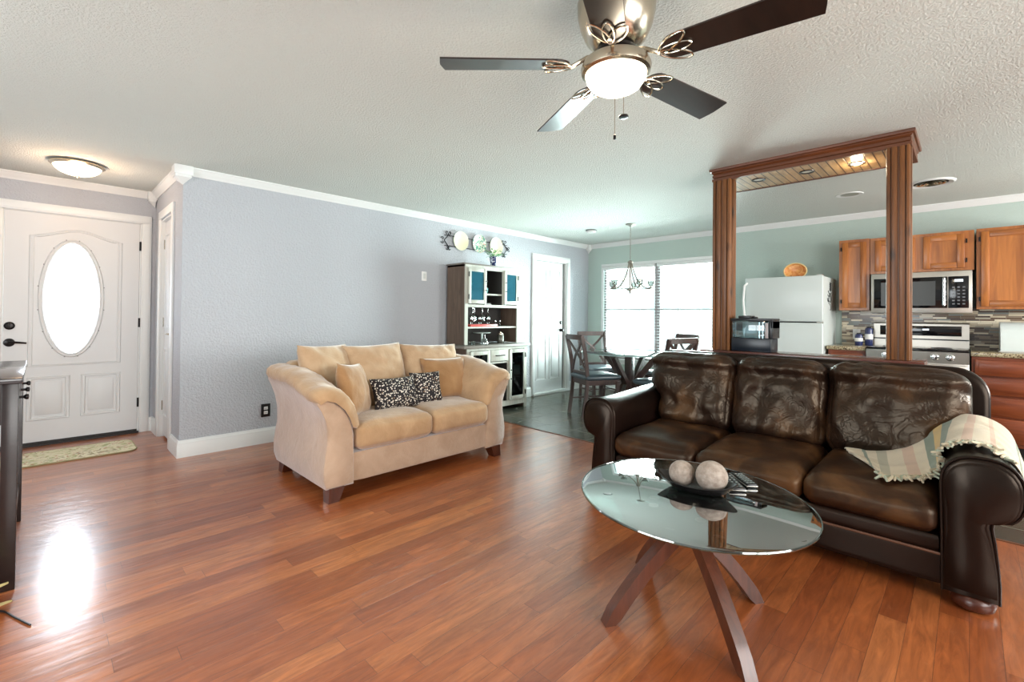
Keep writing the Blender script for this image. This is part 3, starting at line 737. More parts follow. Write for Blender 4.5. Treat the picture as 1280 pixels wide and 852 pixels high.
# ------------------------------------------------------------------ tan loveseat
def make_loveseat():
    cx, fy = 2.05, 2.87
    t = thing('loveseat', 'tan microfibre loveseat with flared arms in front of the grey wall', 'loveseat', (cx, 3.3, 0))
    W = lambda x, y, z: (cx+x, fy+y, z)
    body = [(.770, .085), (.788, .14), (.792, .22), (.782, .30), (.770, .38), (.772, .46), (.790, .54), (.818, .60), (.838, .635), (.835, .655), (.80, .665), (.74, .645), (.68, .60), (.635, .545), (.605, .48), (.59, .40), (.588, .25), (.588, .085)]
    pad = [(.850, .640), (.866, .665), (.862, .700), (.835, .722), (.78, .735), (.72, .728), (.66, .700), (.61, .650), (.572, .59), (.552, .52), (.545, .45), (.56, .43), (.592, .44), (.61, .50), (.642, .56), (.69, .615), (.75, .655), (.81, .668)]
    def section(pr, s_, y, shrink, dz, bulge=0):
        c = Vector((sum(p[0] for p in pr)/len(pr), sum(p[1] for p in pr)/len(pr))); out = []
        for x, z in pr:
            v = Vector((x, z)); d = (c-v); L = d.length
            v = v+d*(shrink/max(L, 1e-3)) if shrink < L else c
            zz = v.y+dz*smooth(.3, .7, v.y)
            out.append(W(s_*(v.x+bulge), y, zz))
        return out
    for s_ in (-1, 1):
        b = BM(); secs = []
        for y, sh in ((.0, .022), (.006, .008), (.018, 0), (.2, 0), (.4, 0), (.6, 0), (.8, 0), (.885, .0), (.9, .01)):
            secs.append(section(body, s_, y, sh, .085*smooth(0, .55, y)))
        loft(b, secs); o = obj('arm', b, M['tanpanel'], t, ang=60)
        b = BM(); secs = []
        for i in range(22):
            y = -.012+i*.9/21; sh = .03 if i == 0 else (.008 if i == 1 else 0)
            if i == 21: sh = .02
            secs.append(section(pad, s_, y, sh, .085*smooth(0, .55, y)+.004*math.sin(y*40)))
        loft(b, secs); obj('arm_pad', b, M['tan'], t, ang=70)
    # frame
    b = BM(); rbox(b, W(0, .44, .19), (.60, .42, .10), .02, 8); obj('base_rail', b, M['tanpanel'], t)
    b = BM()
    def bf(P, u): P.y += .04*max(0, P.z/.35); return P
    rbox(b, W(0, .78, .45), (.752, .10, .38), .07, 14, (0, .01, .02), bf); obj('back_frame', b, M['tan'], t, ang=80)
    for x0, x1, sd in ((-.575, .022, 1), (.028, .58, 2)):
        b = BM()
        def sf(P, u, sd=sd):
            n_ = noise.noise(Vector((P.x*5+sd*9, P.y*5, 0))); P.z += .010*n_*(1 if u[2] > 0 else 0); P.y -= .010*(1-u[2]**2)*(u[1] < 0)
            return P
        rbox(b, W((x0+x1)/2, .265, .385), ((x1-x0)/2, .29, .085), .045, 16, (.004, .0, .022), sf); obj('seat_cushion', b, M['tan'], t, ang=80)
    for x, y, sx, sy in ((-.705, .05, -1, -1), (.685, .05, 1, -1), (-.70, .83, -1, 1), (.69, .83, 1, 1)):
        b = BM(); k = .05
        loft(b, [[W(x+sx*.02-k*.72, y-k*.72+sy*.015, 0), W(x+sx*.02+k*.72, y-k*.72+sy*.015, 0), W(x+sx*.02+k*.72, y+k*.72+sy*.015, 0), W(x+sx*.02-k*.72, y+k*.72+sy*.015, 0)],
                 [W(x-k, y-k, .09), W(x+k, y-k, .09), W(x+k, y+k, .09), W(x-k, y+k, .09)]]); obj('leg', b, M['lleg'], t)
    def wrinkle(sd):
        def f(P, u):
            e = max(0, abs(u[0])**3+abs(u[2])**3)
            n_ = noise.noise(Vector((P.x*9+sd*7, P.y*6, P.z*9)))
            P += Vector((0, .018*n_*(1-.3*e), .012*noise.noise(Vector((P.x*16+sd, 3, 0)))*(u[2] > .6)))
            return P
        return f
    for i, (x, wd, rz, zc) in enumerate(((-.50, .46, .40, .695), (-.105, .50, .03, .685), (.43, .56, -.08, .665))):
        b = BM()
        m4 = Matrix.Translation(Vector(W(x, .585, zc+.005))) @ Matrix.Rotation(rz, 4, 'Z') @ Matrix.Rotation(R(-18), 4, 'X') @ Matrix.Rotation(R((2, -1, 2)[i]), 4, 'Y')
        pillow(b, wd+.03, .55, .25, m4, 26, .05, seed=i*3+9, wr=.012); obj('back_cushion', b, M['tancushion'], t, ang=80)
    return t
make_loveseat()
def throwp(name, lab, w_, h_, t_, c, rz, rx, ry, mat, seed, grp=None):
    b = BM(); m = Matrix.Translation(Vector(c)) @ Matrix.Rotation(rz, 4, 'Z') @ Matrix.Rotation(rx, 4, 'X') @ Matrix.Rotation(ry, 4, 'Y')
    pillow(b, w_, h_, t_, m, seed=seed); return solo(name, b, mat, lab, 'pillow', c, grp, ang=80)
throwp('throw_pillow', 'tan throw pillow leaning against the loveseat left arm', .40, .39, .16, (1.585, 3.14, .655), R(42), R(-14), R(6), M['tanpillow'], 1)
throwp('throw_pillow', 'tan square throw pillow beside the loveseat right arm', .42, .37, .15, (2.50, 3.28, .645), R(-14), R(-20), R(0), M['tanpillow'], 2)
throwp('lumbar_pillow', 'wide black and white speckled pillow on the left seat of the loveseat', .40, .25, .12, (1.94, 3.17, .592), R(2), R(-24), R(1), M['speckle'], 3)
throwp('lumbar_pillow', 'small speckled pillow between the wide speckled pillow and the right tan pillow', .27, .27, .10, (2.25, 3.20, .595), R(-12), R(-20), R(0), M['speckle'], 4)

# ------------------------------------------------------------------ leather sofa
SO = Vector((2.69, -.085, 0)); SRZ = 0
def make_sofa():
    t = thing('leather_sofa', 'dark brown leather three seat sofa with rolled arms behind the glass table', 'sofa', tuple(SO), SRZ)
    MWs = MW[t]
    P_ = dict(world=False)
    SL = 1.945
    prof = [(0, .062), (.0, .14), (.006, .22), (.014, .30), (.022, .36), (.018, .385)]
    for k in range(19):
        a = R(232-k*(232+6)/18); c_, s_ = math.cos(a), math.sin(a)
        prof.append((.050+.122*math.copysign(abs(c_)**.82, c_), .503+.132*math.copysign(abs(s_)**.82, s_)))
    prof += [(.170, .42), (.168, .30), (.168, .2), (.168, .062)]
    def sec(right, d, sh, back=0):
        c = Vector((.09, .36)); out = []
        for x, z in prof:
            v = Vector((x, z)); dd = (c-v); L = dd.length; v = v+dd*(sh/max(L, 1e-3))
            s_ = v.x if right else SL-v.x
            out.append((d, s_, v.y+back))
        return out
    for right in (True, False):
        b = BM(); secs = []
        for d, sh in ((0, .016), (.006, .004), (.02, 0), (.15, 0), (.3, .0), (.5, 0), (.7, 0), (.86, 0), (.9, .01)):
            secs.append(sec(right, d, sh, .025*smooth(.2, .9, d)*(1)))
        for s_ in secs:
            for i, p in enumerate(s_):
                if p[2] < .1: s_[i] = (p[0], p[1], min(p[2], .064))
        loft(b, secs); a = obj('arm', b, M['leatherdark'], t, world=False, ang=60)
        b = BM(); pts = [Vector(q)+Vector((.008, 0, 0)) for q in sec(right, 0, -.002)]; tube(b, pts, .0055, 6); obj('piping', b, M['leatherdark'], a, world=False)
        b = BM(); fc = [Vector(q) for q in sec(right, -.012, .035)]; 
        loft(b, [[Vector(q)+Vector((0, 0, 0)) for q in sec(right, .002, .018)], [Vector(q) for q in sec(right, -.008, .034)]]); obj('front_panel', b, M['leatherdark'], a, world=False, ang=70)
    b = BM(); rbox(b, (.44, SL/2, .135), (.415, SL/2-.17, .072), .015, 8); obj('base', b, M['leatherdark'], t, world=False)
    b = BM(); rbox(b, (.44, SL/2, .24), (.428, SL/2-.17, .045), .03, 8); u_ = obj('seat_rail', b, M['leatherdark'], t, world=False)
    b = BM(); tube(b, [(.012, .17, .203), (.012, SL-.17, .203)], .006, 6); obj('piping', b, plain('tan_piping', srgb(96, 62, 44), .4), t, world=False)
    # back frame with rounded shoulders
    b = BM(); pr = []
    s0, s1, zt, rr = .005, SL-.01, .936, .15
    pr = [(s0, .07)]+[(s0+rr-rr*math.cos(R(a)), zt-rr+rr*math.sin(R(a))) for a in range(0, 91, 10)]+[(s1-rr+rr*math.sin(R(a)), zt-rr+rr*math.cos(R(a))) for a in range(0, 91, 10)]+[(s1, .07)]
    def bs(d, sh): 
        c = Vector(((s0+s1)/2, .5)); o_ = []
        for s_, z in pr:
            ss = s_+sh if s_ < c.x else s_-sh; o_.append((d+.05*smooth(.3, .95, z), ss, z-sh if z > .1 else z))
        return o_
    loft(b, [bs(.795, .03), bs(.80, .012), bs(.815, 0), bs(.86, 0), bs(.88, .008), bs(.886, .03)]); obj('back_frame', b, M['leatherdark'], t, world=False, ang=60)
    # seat cushions
    for i, (a0, a1) in enumerate(((.178, .684), (.690, 1.234), (1.240, 1.775))):
        b = BM()
        def sf(P, u, i=i):
            P.x -= .018*(1-u[2]**2)*(u[0] < 0); P.z += .008*noise.noise(Vector((P.x*7, P.y*7+i*5, 1)))*(u[2] > 0)
            if u[0] < -.2: P.z -= .012*(-u[0]-.2)
            return P
        rbox(b, (.345, (a0+a1)/2, .355), (.345, (a1-a0)/2, .075), .055, 18, (.0, .004, .022), sf); o = obj('seat_cushion', b, M['leatherseat'], t, world=False, ang=80)
    # back cushions
    for i, (a0, a1) in enumerate(((.190, .697), (.702, 1.236), (1.241, 1.765))):
        b = BM(); w_ = (a1-a0)/2
        def bf(P, u, i=i):
            n_ = noise.noise(Vector((P.y*6+i*11, P.z*6, 2))); n2 = noise.noise(Vector((P.y*17+i*11, P.z*13, 5)))
            if u[0] < 0:
                P.x += .030*n_+.016*n2
                side = smooth(.35, .95, abs(u[1])); rad = noise.noise(Vector((P.y*10+i*5, P.z*38+P.y*12, 7)))
                P.x += .012*side*rad+.009*(1-abs(noise.noise(Vector((P.y*12+P.z*9+i*3, P.z*12-P.y*6, 1))))*2)*(1-side)
                P.x += .006*smooth(.12, .2, P.z)*noise.noise(Vector((P.y*45, i, 3)))
                P.x += .03*math.exp(-((P.z-.15)/.035)**2)
                P.x -= .035*smooth(.1, .2, P.z)
            P.z += .008*noise.noise(Vector((P.y*20+i, 1, 1)))*(u[2] > .5)
            out_ = smooth(-.09, .03, P.z)
            if i == 0 and u[1] < 0: P.y -= .11*out_*abs(u[1])
            if i == 2 and u[1] > 0: P.y += .09*out_*abs(u[1])
            return P
        m = Matrix.Rotation(R(13), 3, 'Y')
        rbox(b, (.715, (a0+a1)/2, .655), (.115, w_, .265), .085, 26, (.03, .006, .01), bf, m); obj('back_cushion', b, M['leather'], t, world=False, ang=80)
    for (d, s_) in ((.06, .075), (.06, SL-.085), (.80, .085), (.80, SL-.1)):
        b = BM(); lathe(b, [(.001, 0), (.045, 0), (.066, .012), (.072, .032), (.066, .052), (.055, .062), (.001, .062)], (d, s_, 0), 24); obj('bun_foot', b, M['lleg'], t, world=False)
    return t
sofa = make_sofa()

# throw blanket over the right arm
def make_throw():
    Ms = Matrix.Translation(SO) @ Matrix.Rotation(SRZ, 4, 'Z')
    nu, nv = 56, 30
    # (front d, s, z) edge and (back d, s, z) edge along u, sofa-local
    front = [(.42, .530, .455), (.26, .445, .455), (.13, .365, .453), (.20, .290, .453), (.25, .225, .458), (.255, .192, .50), (.22, .180, .60), (.21, .12, .650), (.20, .02, .65), (.12, -.055, .59), (.09, -.082, .50)]
    back = [(.56, .60, .458), (.64, .54, .46), (.69, .45, .48), (.69, .37, .52), (.68, .30, .58), (.66, .23, .65), (.64, .16, .69), (.64, .09, .715), (.62, .02, .71), (.54, -.05, .66), (.44, -.09, .55)]
    F = spline(front, 6); B = spline(back, 6)
    def samp(L, t):
        x = t*(len(L)-1); i = min(int(x), len(L)-2); return L[i].lerp(L[i+1], x-i)
    b = BM(); uvl = b.loops.layers.uv.new('UVMap'); G = {}
    for lay in (0, 1):
        for i in range(nu+1):
            for j in range(nv+1):
                u, v = i/nu, j/nv; p = samp(F, u).lerp(samp(B, u), v)
                s_ = p.y
                # never below the seat or the arm
                arm = .508+.137*max(0, 1-(abs(s_-.050)/.130)**2.6)**.5 if abs(s_-.050) < .130 else 0
                z = max(p.z, .452, arm+.012 if s_ > .0 else 0)
                z += .010*noise.noise(Vector((u*6, v*9, 0)))+.008*math.sin(v*9+u*5)*(1-abs(2*v-1))
                z += .006
                G[(i, j, lay)] = b.verts.new(Ms @ Vector((p.x, p.y, z-(.007 if lay else 0))))
    def face(k, uv):
        f = b.faces.new([G[q] for q in k])
        for l, c in zip(f.loops, uv): l[uvl].uv = c
    for i in range(nu):
        for j in range(nv):
            q = [(i, j), (i+1, j), (i+1, j+1), (i, j+1)]; uv = [(a/nu, c/nv) for a, c in q]
            face([(a, c, 0) for a, c in q], uv); face([(a, c, 1) for a, c in q][::-1], uv[::-1])
    for i in range(nu):
        for j in (0, nv): face([(i, j, 0), (i+1, j, 0), (i+1, j, 1), (i, j, 1)], [(i/nu, j/nv)]*4)
    for j in range(nv):
        for i in (0, nu): face([(i, j, 0), (i, j+1, 0), (i, j+1, 1), (i, j, 1)], [(i/nu, j/nv)]*4)
    o = solo('throw_blanket', b, M['throw'], 'striped cream and sage throw blanket draped over the leather sofa right arm', 'blanket', tuple(Ms @ Vector((.3, .3, .45))), ang=80)
    rnd = random.Random(3)
    for mi, mm in enumerate((M['fringe'], M['fringe2'])):
        b = BM()
        for k in range(74):
            if (k % 3 == 0) != (mi == 1): continue
            u = .16+.72*k/74; p = samp(F, u); p = Vector((p.x, p.y, p.z+.008))
            L = .055+rnd.random()*.035; q1 = p+Vector((-L*.5, rnd.uniform(-.02, .02), .004)); q2 = p+Vector((-L, rnd.uniform(-.03, .03), -.004 if p.z < .5 else -.02))
            if p.z > .5: q1.z -= .004; q2 = p+Vector((-L*.8, rnd.uniform(-.02, .03), rnd.uniform(-.015, .012)))
            tube(b, [Ms @ x for x in (p, q1, q2)], [.005, .0065, .0045], 5)
        bmesh.ops.translate(b, verts=b.verts, vec=-o.location)
        fo = obj('fringe', b, mm, o, world=False); fo['label'] = ['cream knotted fringe', 'pale sage knotted fringe'][mi]
make_throw()

# ------------------------------------------------------------------ coffee table
TC = Vector((1.885, .82, 0)); TZ = .475
def make_table():
    t = thing('coffee_table', 'oval glass coffee table on crossed curved walnut legs', 'coffee table', tuple(TC))
    b = BM(); rot = R(56); rx_, ry_ = .473, .432
    rings = []
    for rr, z in ((.001, TZ-.012), (.965, TZ-.012), (.995, TZ-.010), (1.0, TZ-.006), (.995, TZ-.003), (.955, TZ), (.001, TZ)):
        ring_ = []
        for k in range(96):
            a = 2*PI*k/96; x, y = rr*rx_*math.cos(a), rr*ry_*math.sin(a)
            ring_.append((TC.x+x*math.cos(rot)-y*math.sin(rot), TC.y+x*math.sin(rot)+y*math.cos(rot), z))
        rings.append(ring_)
    loft(b, rings); obj('glass_top', b, M['tabletop'], t)
    b = BM(); tube(b, [(TC.x+(rx_+.001)*math.cos(2*PI*k/96)*math.cos(rot)-(ry_+.001)*math.sin(2*PI*k/96)*math.sin(rot), TC.y+(rx_+.001)*math.cos(2*PI*k/96)*math.sin(rot)+(ry_+.001)*math.sin(2*PI*k/96)*math.cos(rot), TZ-.006) for k in range(96)], .0035, 6, True, .005)
    obj('glass_edge', b, M['edge'], t)
    feet = [(1.578, 1.009), (1.668, .525), (2.151, .647), (2.061, 1.131)]
    c = Vector((1.865, .828, 0))
    for i, (x, y) in enumerate(feet):
        f = Vector((x, y, 0)); d = (f-c).normalized(); sd = Vector((-d.y, d.x, 0)); off = sd*.022
        b = BM(); pts = bez(f+Vector((0, 0, .001)), c+d*.16+Vector((0, 0, .27))+off*.5, c-d*.13+Vector((0, 0, .458))+off, 14)
        secs = []
        for k, p in enumerate(pts):
            tt = (pts[min(k+1, 14)]-pts[max(k-1, 0)]).normalized(); q = tt.cross(sd)
            h = .026; w_ = .024
            s4 = [p+sd*w_+q*h, p-sd*w_+q*h, p-sd*w_-q*h, p+sd*w_-q*h]
            if k == 0: s4 = [Vector((v.x, v.y, 0)) for v in s4]
            if k == 14: s4 = [Vector((v.x, v.y, .458)) for v in s4]
            secs.append(s4)
        loft(b, secs); obj('leg', b, M['tleg'], t, ang=30)
        b = BM(); q = pts[-1]; cyl(b, (q.x, q.y, .4575), .02, .0055); obj('support_pad', b, M['steel'], t)
make_table()
def make_tray():
    a = Vector((1.912, .978, 0)); c = Vector((1.962, .656, 0)); m = (a+c)/2; d = (c-a).normalized(); n_ = Vector((-d.y, d.x, 0)); L = (c-a).length/2
    b = BM(); secs = []
    def rg(sc, z, w_, lift=0):
        out = []
        for k in range(40):
            th = 2*PI*k/40; x = math.cos(th); y = math.sin(th)
            p = m+d*(L*sc*x)+n_*(w_*sc*y*(1-.25*x*x)); out.append((p.x, p.y, TZ+z+lift*x**4))
        return out
    for args in ((.001, .001, .07), (.60, .001, .07), (.72, .008, .075, .004), (.90, .026, .085, .012), (1.0, .038, .092, .018), (.97, .041, .090, .018), (.86, .028, .08, .012), (.68, .010, .066, .004), (.55, .006, .066), (.001, .006, .066)): secs.append(rg(*args))
    loft(b, secs); solo('decorative_tray', b, plain('black_lacquer', srgb(28, 26, 26), .25), 'black boat shaped tray on the glass coffee table', 'tray', (m.x, m.y, TZ), ang=50)
    for nm, p, r_, lab in (('decorative_ball', m-d*.058, .052, 'smaller mottled stone ball at the left of the black tray'), ('decorative_ball', m+d*.062, .062, 'larger mottled stone ball at the right of the black tray')):
        b = BM(); bmesh.ops.create_icosphere(b, subdivisions=4, radius=r_)
        for v in b.verts: v.co *= 1+.012*noise.noise(v.co*40)
        zc = TZ+.009+r_
        bmesh.ops.translate(b, verts=b.verts, vec=(p.x, p.y, zc)); solo(nm, b, M['stone'], lab, 'ball', (p.x, p.y, zc), ang=80)
make_tray()
def remote(loc, rz, L, w_, lab):
    t = thing('remote_control', lab, 'remote', loc, rz)
    b = BM(); box(b, -w_/2, w_/2, -L/2, L/2, .0005, .017, .005); obj('case', b, M['black'], t, world=False)
    b = BM(); box(b, -w_/2-.001, w_/2+.001, -L/2, L/2, .006, .010, .001); obj('silver_band', b, M['steel'], t, world=False)
    for i in range(3):
        for j in range(6):
            b = BM(); x = (i-1)*w_*.28; y = -L*.38+j*L*.13; box(b, x-.005, x+.005, y-.004, y+.004, .016, .0195, .001)
            obj('button', b, plain('grey_button', srgb(120, 130, 128), .5) if 'grey_button' not in bpy.data.materials else bpy.data.materials['grey_button'], t, world=False)
remote((2.12, .745, TZ), R(-52), .20, .065, 'black remote control lying nearest the large stone ball')
remote((2.195, .715, TZ), R(-47), .17, .045, 'black remote control behind the first remote on the glass table')

# ------------------------------------------------------------------ ceiling fan
FC = Vector((1.503, .946, 0)); ZB = 2.141
def make_fan():
    t = thing('ceiling_fan', 'brushed nickel ceiling fan with five dark blades and a lit globe', 'ceiling fan', (FC.x, FC.y, CZ))
    b = BM(); lathe(b, [(.001, 2.399), (.118, 2.399), (.145, 2.371), (.143, 2.332), (.132, 2.283), (.112, 2.239), (.085, 2.210), (.06, 2.200), (.001, 2.200)], (FC.x, FC.y, 0), 48)
    obj('motor_housing', b, M['nickel'], t)
    b = BM(); lathe(b, [(.001, 2.205), (.055, 2.205), (.075, 2.193), (.078, 2.180), (.062, 2.172), (.05, 2.164), (.001, 2.164)], (FC.x, FC.y, 0), 40); obj('flywheel_hub', b, M['bronze'], t)
    b = BM(); lathe(b, [(.05, 2.171), (.09, 2.168), (.122, 2.148), (.130, 2.127), (.126, 2.109), (.114, 2.103), (.110, 2.111), (.05, 2.127)], (FC.x, FC.y, 0), 48); obj('light_fitter', b, M['nickel'], t)
    b = BM(); lathe(b, [(.108, 2.117), (.112, 2.103), (.108, 2.083), (.092, 2.060), (.066, 2.045), (.035, 2.037), (.001, 2.035)], (FC.x, FC.y, 0), 40); obj('glass_globe', b, M['globe'], t, ang=80)
    for k in range(5):
        ang = R(62.3+72*k); ca, sa = math.cos(ang), math.sin(ang); pt = R(-12)
        def T(r_, w_, h=0): 
            # radial r_, across w_, thickness h with blade pitch
            wz = w_*math.sin(pt)+h*math.cos(pt); ww = w_*math.cos(pt)-h*math.sin(pt)
            return Vector((FC.x+r_*ca-ww*sa, FC.y+r_*sa+ww*ca, ZB+wz))
        out = []; r0, r1 = .172, .650
        for a in range(-90, 91, 18): out.append((r1-.02+.02*math.cos(R(a)), .068*math.sin(R(a)) if abs(a) < 90 else .068*(1 if a > 0 else -1)))
        out2 = []
        for i in range(9): tt = i/8; out2.append((r1-(r1-r0-.05)*tt, .068-.012*tt))
        for a in range(90, 271, 20): out2.append((r0+.055+.055*math.cos(R(a)), .056*math.sin(R(a))))
        for i in range(9): tt = i/8; out2.append((r0+.05+(r1-r0-.05)*tt, -.056-.012*tt))
        out2.append((r1+.006, -.03)); out2.append((r1+.009, 0)); out2.append((r1+.006, .03))
        b = BM(); loft(b, [[T(r_, w_, -.003) for r_, w_ in out2], [T(r_, w_, .003) for r_, w_ in out2]]); bl = obj('blade', b, M['fan'], t)
        b = BM()
        tube(b, [(FC.x+.06*ca, FC.y+.06*sa, 2.180), (FC.x+.11*ca, FC.y+.11*sa, 2.166), T(.17, 0, -.010)], [.010, .009, .008], 8)
        for (rc, rl, wd, of) in ((.225, .055, .020, 0), (.235, .058, .022, .55), (.235, .058, .022, -.55)):
            pts = []
            for i in range(20):
                a = 2*PI*i/20; u, v = rl*math.cos(a), wd*math.sin(a); c_, s_ = math.cos(of), math.sin(of)
                pts.append(T(.165+(rl+u)*c_-v*s_, (rl+u)*s_+v*c_, -.008))
            tube(b, pts, .0035, 6, True)
        lathe(b, [(.001, -.005), (.007, -.004), (.007, .003), (.001, .004)], tuple(T(.19, .0, -.010)), 10)
        obj('blade_bracket', b, M['nickel'], t)
    for (dx, dy, zb, nm) in ((-.012, .012, 1.839, 0), (.010, -.010, 1.912, 1)):
        b = BM(); x, y = FC.x+dx-.06, FC.y+dy-.055
        tube(b, [(x, y, 2.098), (x, y, zb)], .0015, 5); ch = obj('pull_chain', b, M['nickel'], t)
        b = BM()
        if nm: lathe(b, [(.001, -.006), (.016, -.004), (.018, 0), (.016, .004), (.001, .006)], (x, y, zb), 16)
        else: lathe(b, [(.001, -.010), (.005, -.008), (.005, .006), (.001, .010)], (x, y, zb), 12)
        obj('chain_fob', b, M['bronze'], ch)
    return t
make_fan()
point('fan_globe_light', (FC.x, FC.y, 1.99), 6, (1, .84, .62), .07)

# flush lamp in the entry
t = thing('flush_ceiling_lamp', 'lit flush ceiling lamp with alabaster glass bowl near the front door', 'ceiling lamp', (.202, 5.17, CZ))
b = BM(); lathe(b, [(.001, 0), (.15, 0), (.17, -.012), (.172, -.022), (.158, -.03), (.148, -.034), (.001, -.03)], (.202, 5.17, CZ), 48); obj('metal_pan', b, M['nickel'], t)
b = BM(); lathe(b, [(.150, -.033), (.138, -.055), (.11, -.078), (.07, -.094), (.03, -.101), (.001, -.102)], (.202, 5.17, CZ), 40); obj('glass_bowl', b, M['bowl'], t, ang=80)
b = BM(); lathe(b, [(.001, -.100), (.012, -.102), (.012, -.108), (.005, -.118), (.001, -.12)], (.202, 5.17, CZ), 12); obj('finial', b, M['nickel'], t)
point('entry_lamp_light', (.202, 5.12, 2.22), 10, (1, .66, .42), .08)

# chandelier
def make_chandelier():
    c = Vector((5.38, 3.146, 0))
    t = thing('chandelier', 'brushed nickel chandelier with sweeping arms over the dining table', 'chandelier', (c.x, c.y, CZ))
    b = BM(); lathe(b, [(.001, 2.399), (.062, 2.399), (.062, 2.39), (.03, 2.377), (.008, 2.367), (.001, 2.362)], (c.x, c.y, 0), 24); obj('canopy', b, M['darknickel'], t)
    b = BM(); z = 2.362
    k = 0
    while z > 1.93:
        n_ = 10; ax = k % 2
        tube(b, [(c.x+(.007*math.cos(2*PI*i/n_) if ax else 0), c.y+(0 if ax else .007*math.cos(2*PI*i/n_)), z-.013+.015*math.sin(2*PI*i/n_)) for i in range(n_)], .0022, 4, True); z -= .024; k += 1
    obj('chain', b, M['darknickel'], t)
    b = BM(); lathe(b, [(.001, 1.93), (.01, 1.93), (.035, 1.91), (.035, 1.895), (.012, 1.885), (.009, 1.60), (.012, 1.57), (.045, 1.56), (.045, 1.535), (.015, 1.525), (.008, 1.50), (.001, 1.49)], (c.x, c.y, 0), 20); obj('stem', b, M['darknickel'], t)
    for k in range(5):
        a = R(20+72*k); ca, sa = math.cos(a), math.sin(a); P = lambda r_, z: (c.x+r_*ca, c.y+r_*sa, z)
        b = BM(); tube(b, spline([P(.02, 1.90), P(.04, 1.80), P(.09, 1.68), P(.17, 1.585), P(.26, 1.56)], 6), .008, 6); tube(b, [P(.02, 1.558), P(.26, 1.556)], .005, 6); obj('arm', b, M['darknickel'], t)
        b = BM(); lathe(b, [(.001, 1.556), (.022, 1.56), (.03, 1.575), (.012, 1.58), (.012, 1.60), (.001, 1.60)], (c.x+.262*ca, c.y+.262*sa, 0), 14); cu = obj('candle_cup', b, M['darknickel'], t)
        b = BM(); lathe(b, [(.02, 1.585), (.034, 1.60), (.040, 1.63), (.048, 1.66), (.045, 1.66), (.037, 1.63), (.031, 1.603), (.018, 1.588)], (c.x+.262*ca, c.y+.262*sa, 0), 16); obj('glass_shade', b, M['smokeglass'], cu)
make_chandelier()

# ------------------------------------------------------------------ small ceiling items
t = thing('smoke_detector', 'small round white smoke detector on the ceiling by the far corner', 'smoke detector', (5.40, 3.775, CZ))
b = BM(); lathe(b, [(.001, 0), (.078, 0), (.078, -.012), (.001, -.012)], (5.40, 3.775, CZ), 28); obj('base', b, plain('grey_mount', srgb(110, 118, 116), .5), t)
b = BM(); lathe(b, [(.001, -.012), (.066, -.012), (.062, -.032), (.045, -.038), (.001, -.038)], (5.40, 3.775, CZ), 28); obj('cover', b, M['plaswhite'], t)
t = thing('ceiling_vent', 'round ceiling vent with dark rings above the kitchen right of the post', 'vent', (5.48, .244, CZ))
b = BM(); lathe(b, [(.165, 0), (.165, -.006), (.15, -.014), (.118, -.006), (.118, 0)], (5.48, .244, CZ), 40); obj('rim', b, M['white'], t)
b = BM(); lathe(b, [(.001, -.001), (.118, -.001), (.118, -.003), (.001, -.003)], (5.48, .244, CZ), 32); obj('backing', b, M['dark'], t)
b = BM()
for r_ in (.03, .06, .09): lathe(b, [(r_, -.003), (r_+.012, -.012), (r_+.014, -.010), (r_+.003, -.003)], (5.48, .244, CZ), 32)
obj('diffuser_ring', b, M['nickel'], t)
t = thing('recessed_ceiling_light', 'flat unlit round light in the white kitchen ceiling seen between the posts', 'light', (5.49, .83, CZ))
b = BM(); lathe(b, [(.11, 0), (.108, -.006), (.075, -.004), (.072, 0)], (5.49, .83, CZ), 32); obj('trim_ring', b, M['white'], t)
b = BM(); lathe(b, [(.001, -.001), (.073, -.001), (.073, -.003), (.001, -.003)], (5.49, .83, CZ), 32); obj('lens', b, plain('unlit_lens', srgb(150, 152, 140), .3), t)

# ------------------------------------------------------------------ wall plates
def wallplate(name, lab, cat, x, z, w_, h_, m, m2, y=LY, style='switch'):
    t = thing(name, lab, cat, (x, y, z))
    b = BM(); box(b, x-w_/2, x+w_/2, y-.006, y, z-h_/2, z+h_/2, .002); obj('plate', b, m, t)
    if style == 'outlet':
        for s_ in (-1, 1):
            b = BM(); box(b, x-.017, x+.017, y-.010, y-.005, z+s_*.020-.014, z+s_*.020+.014, .004); o = obj('socket', b, m2, t)
            b = BM(); box(b, x-.008, x-.005, y-.0108, y-.0098, z+s_*.02-.006, z+s_*.02+.006); box(b, x+.005, x+.008, y-.0108, y-.0098, z+s_*.02-.006, z+s_*.02+.006); obj('slot', b, M['dark'], o)
    else:
        b = BM(); box(b, x-.016, x+.016, y-.011, y-.005, z-.032, z+.032, .003); obj('rocker', b, m2, t)
wallplate('wall_outlet', 'black framed outlet low on the grey wall left of the loveseat', 'outlet', 1.479, .30, .078, .12, M['black'], M['plaswhite'], style='outlet')
wallplate('thermostat', 'small white thermostat high on the grey wall left of the hutch', 'thermostat', 3.212, 1.655, .07, .11, M['plaswhite'], plain('thermostat_face', srgb(205, 208, 205), .4))
wallplate('light_switch', 'white light switch between the hutch and the far white door', 'light switch', 4.86, 1.27, .075, .12, M['plaswhite'], M['plaswhite'])

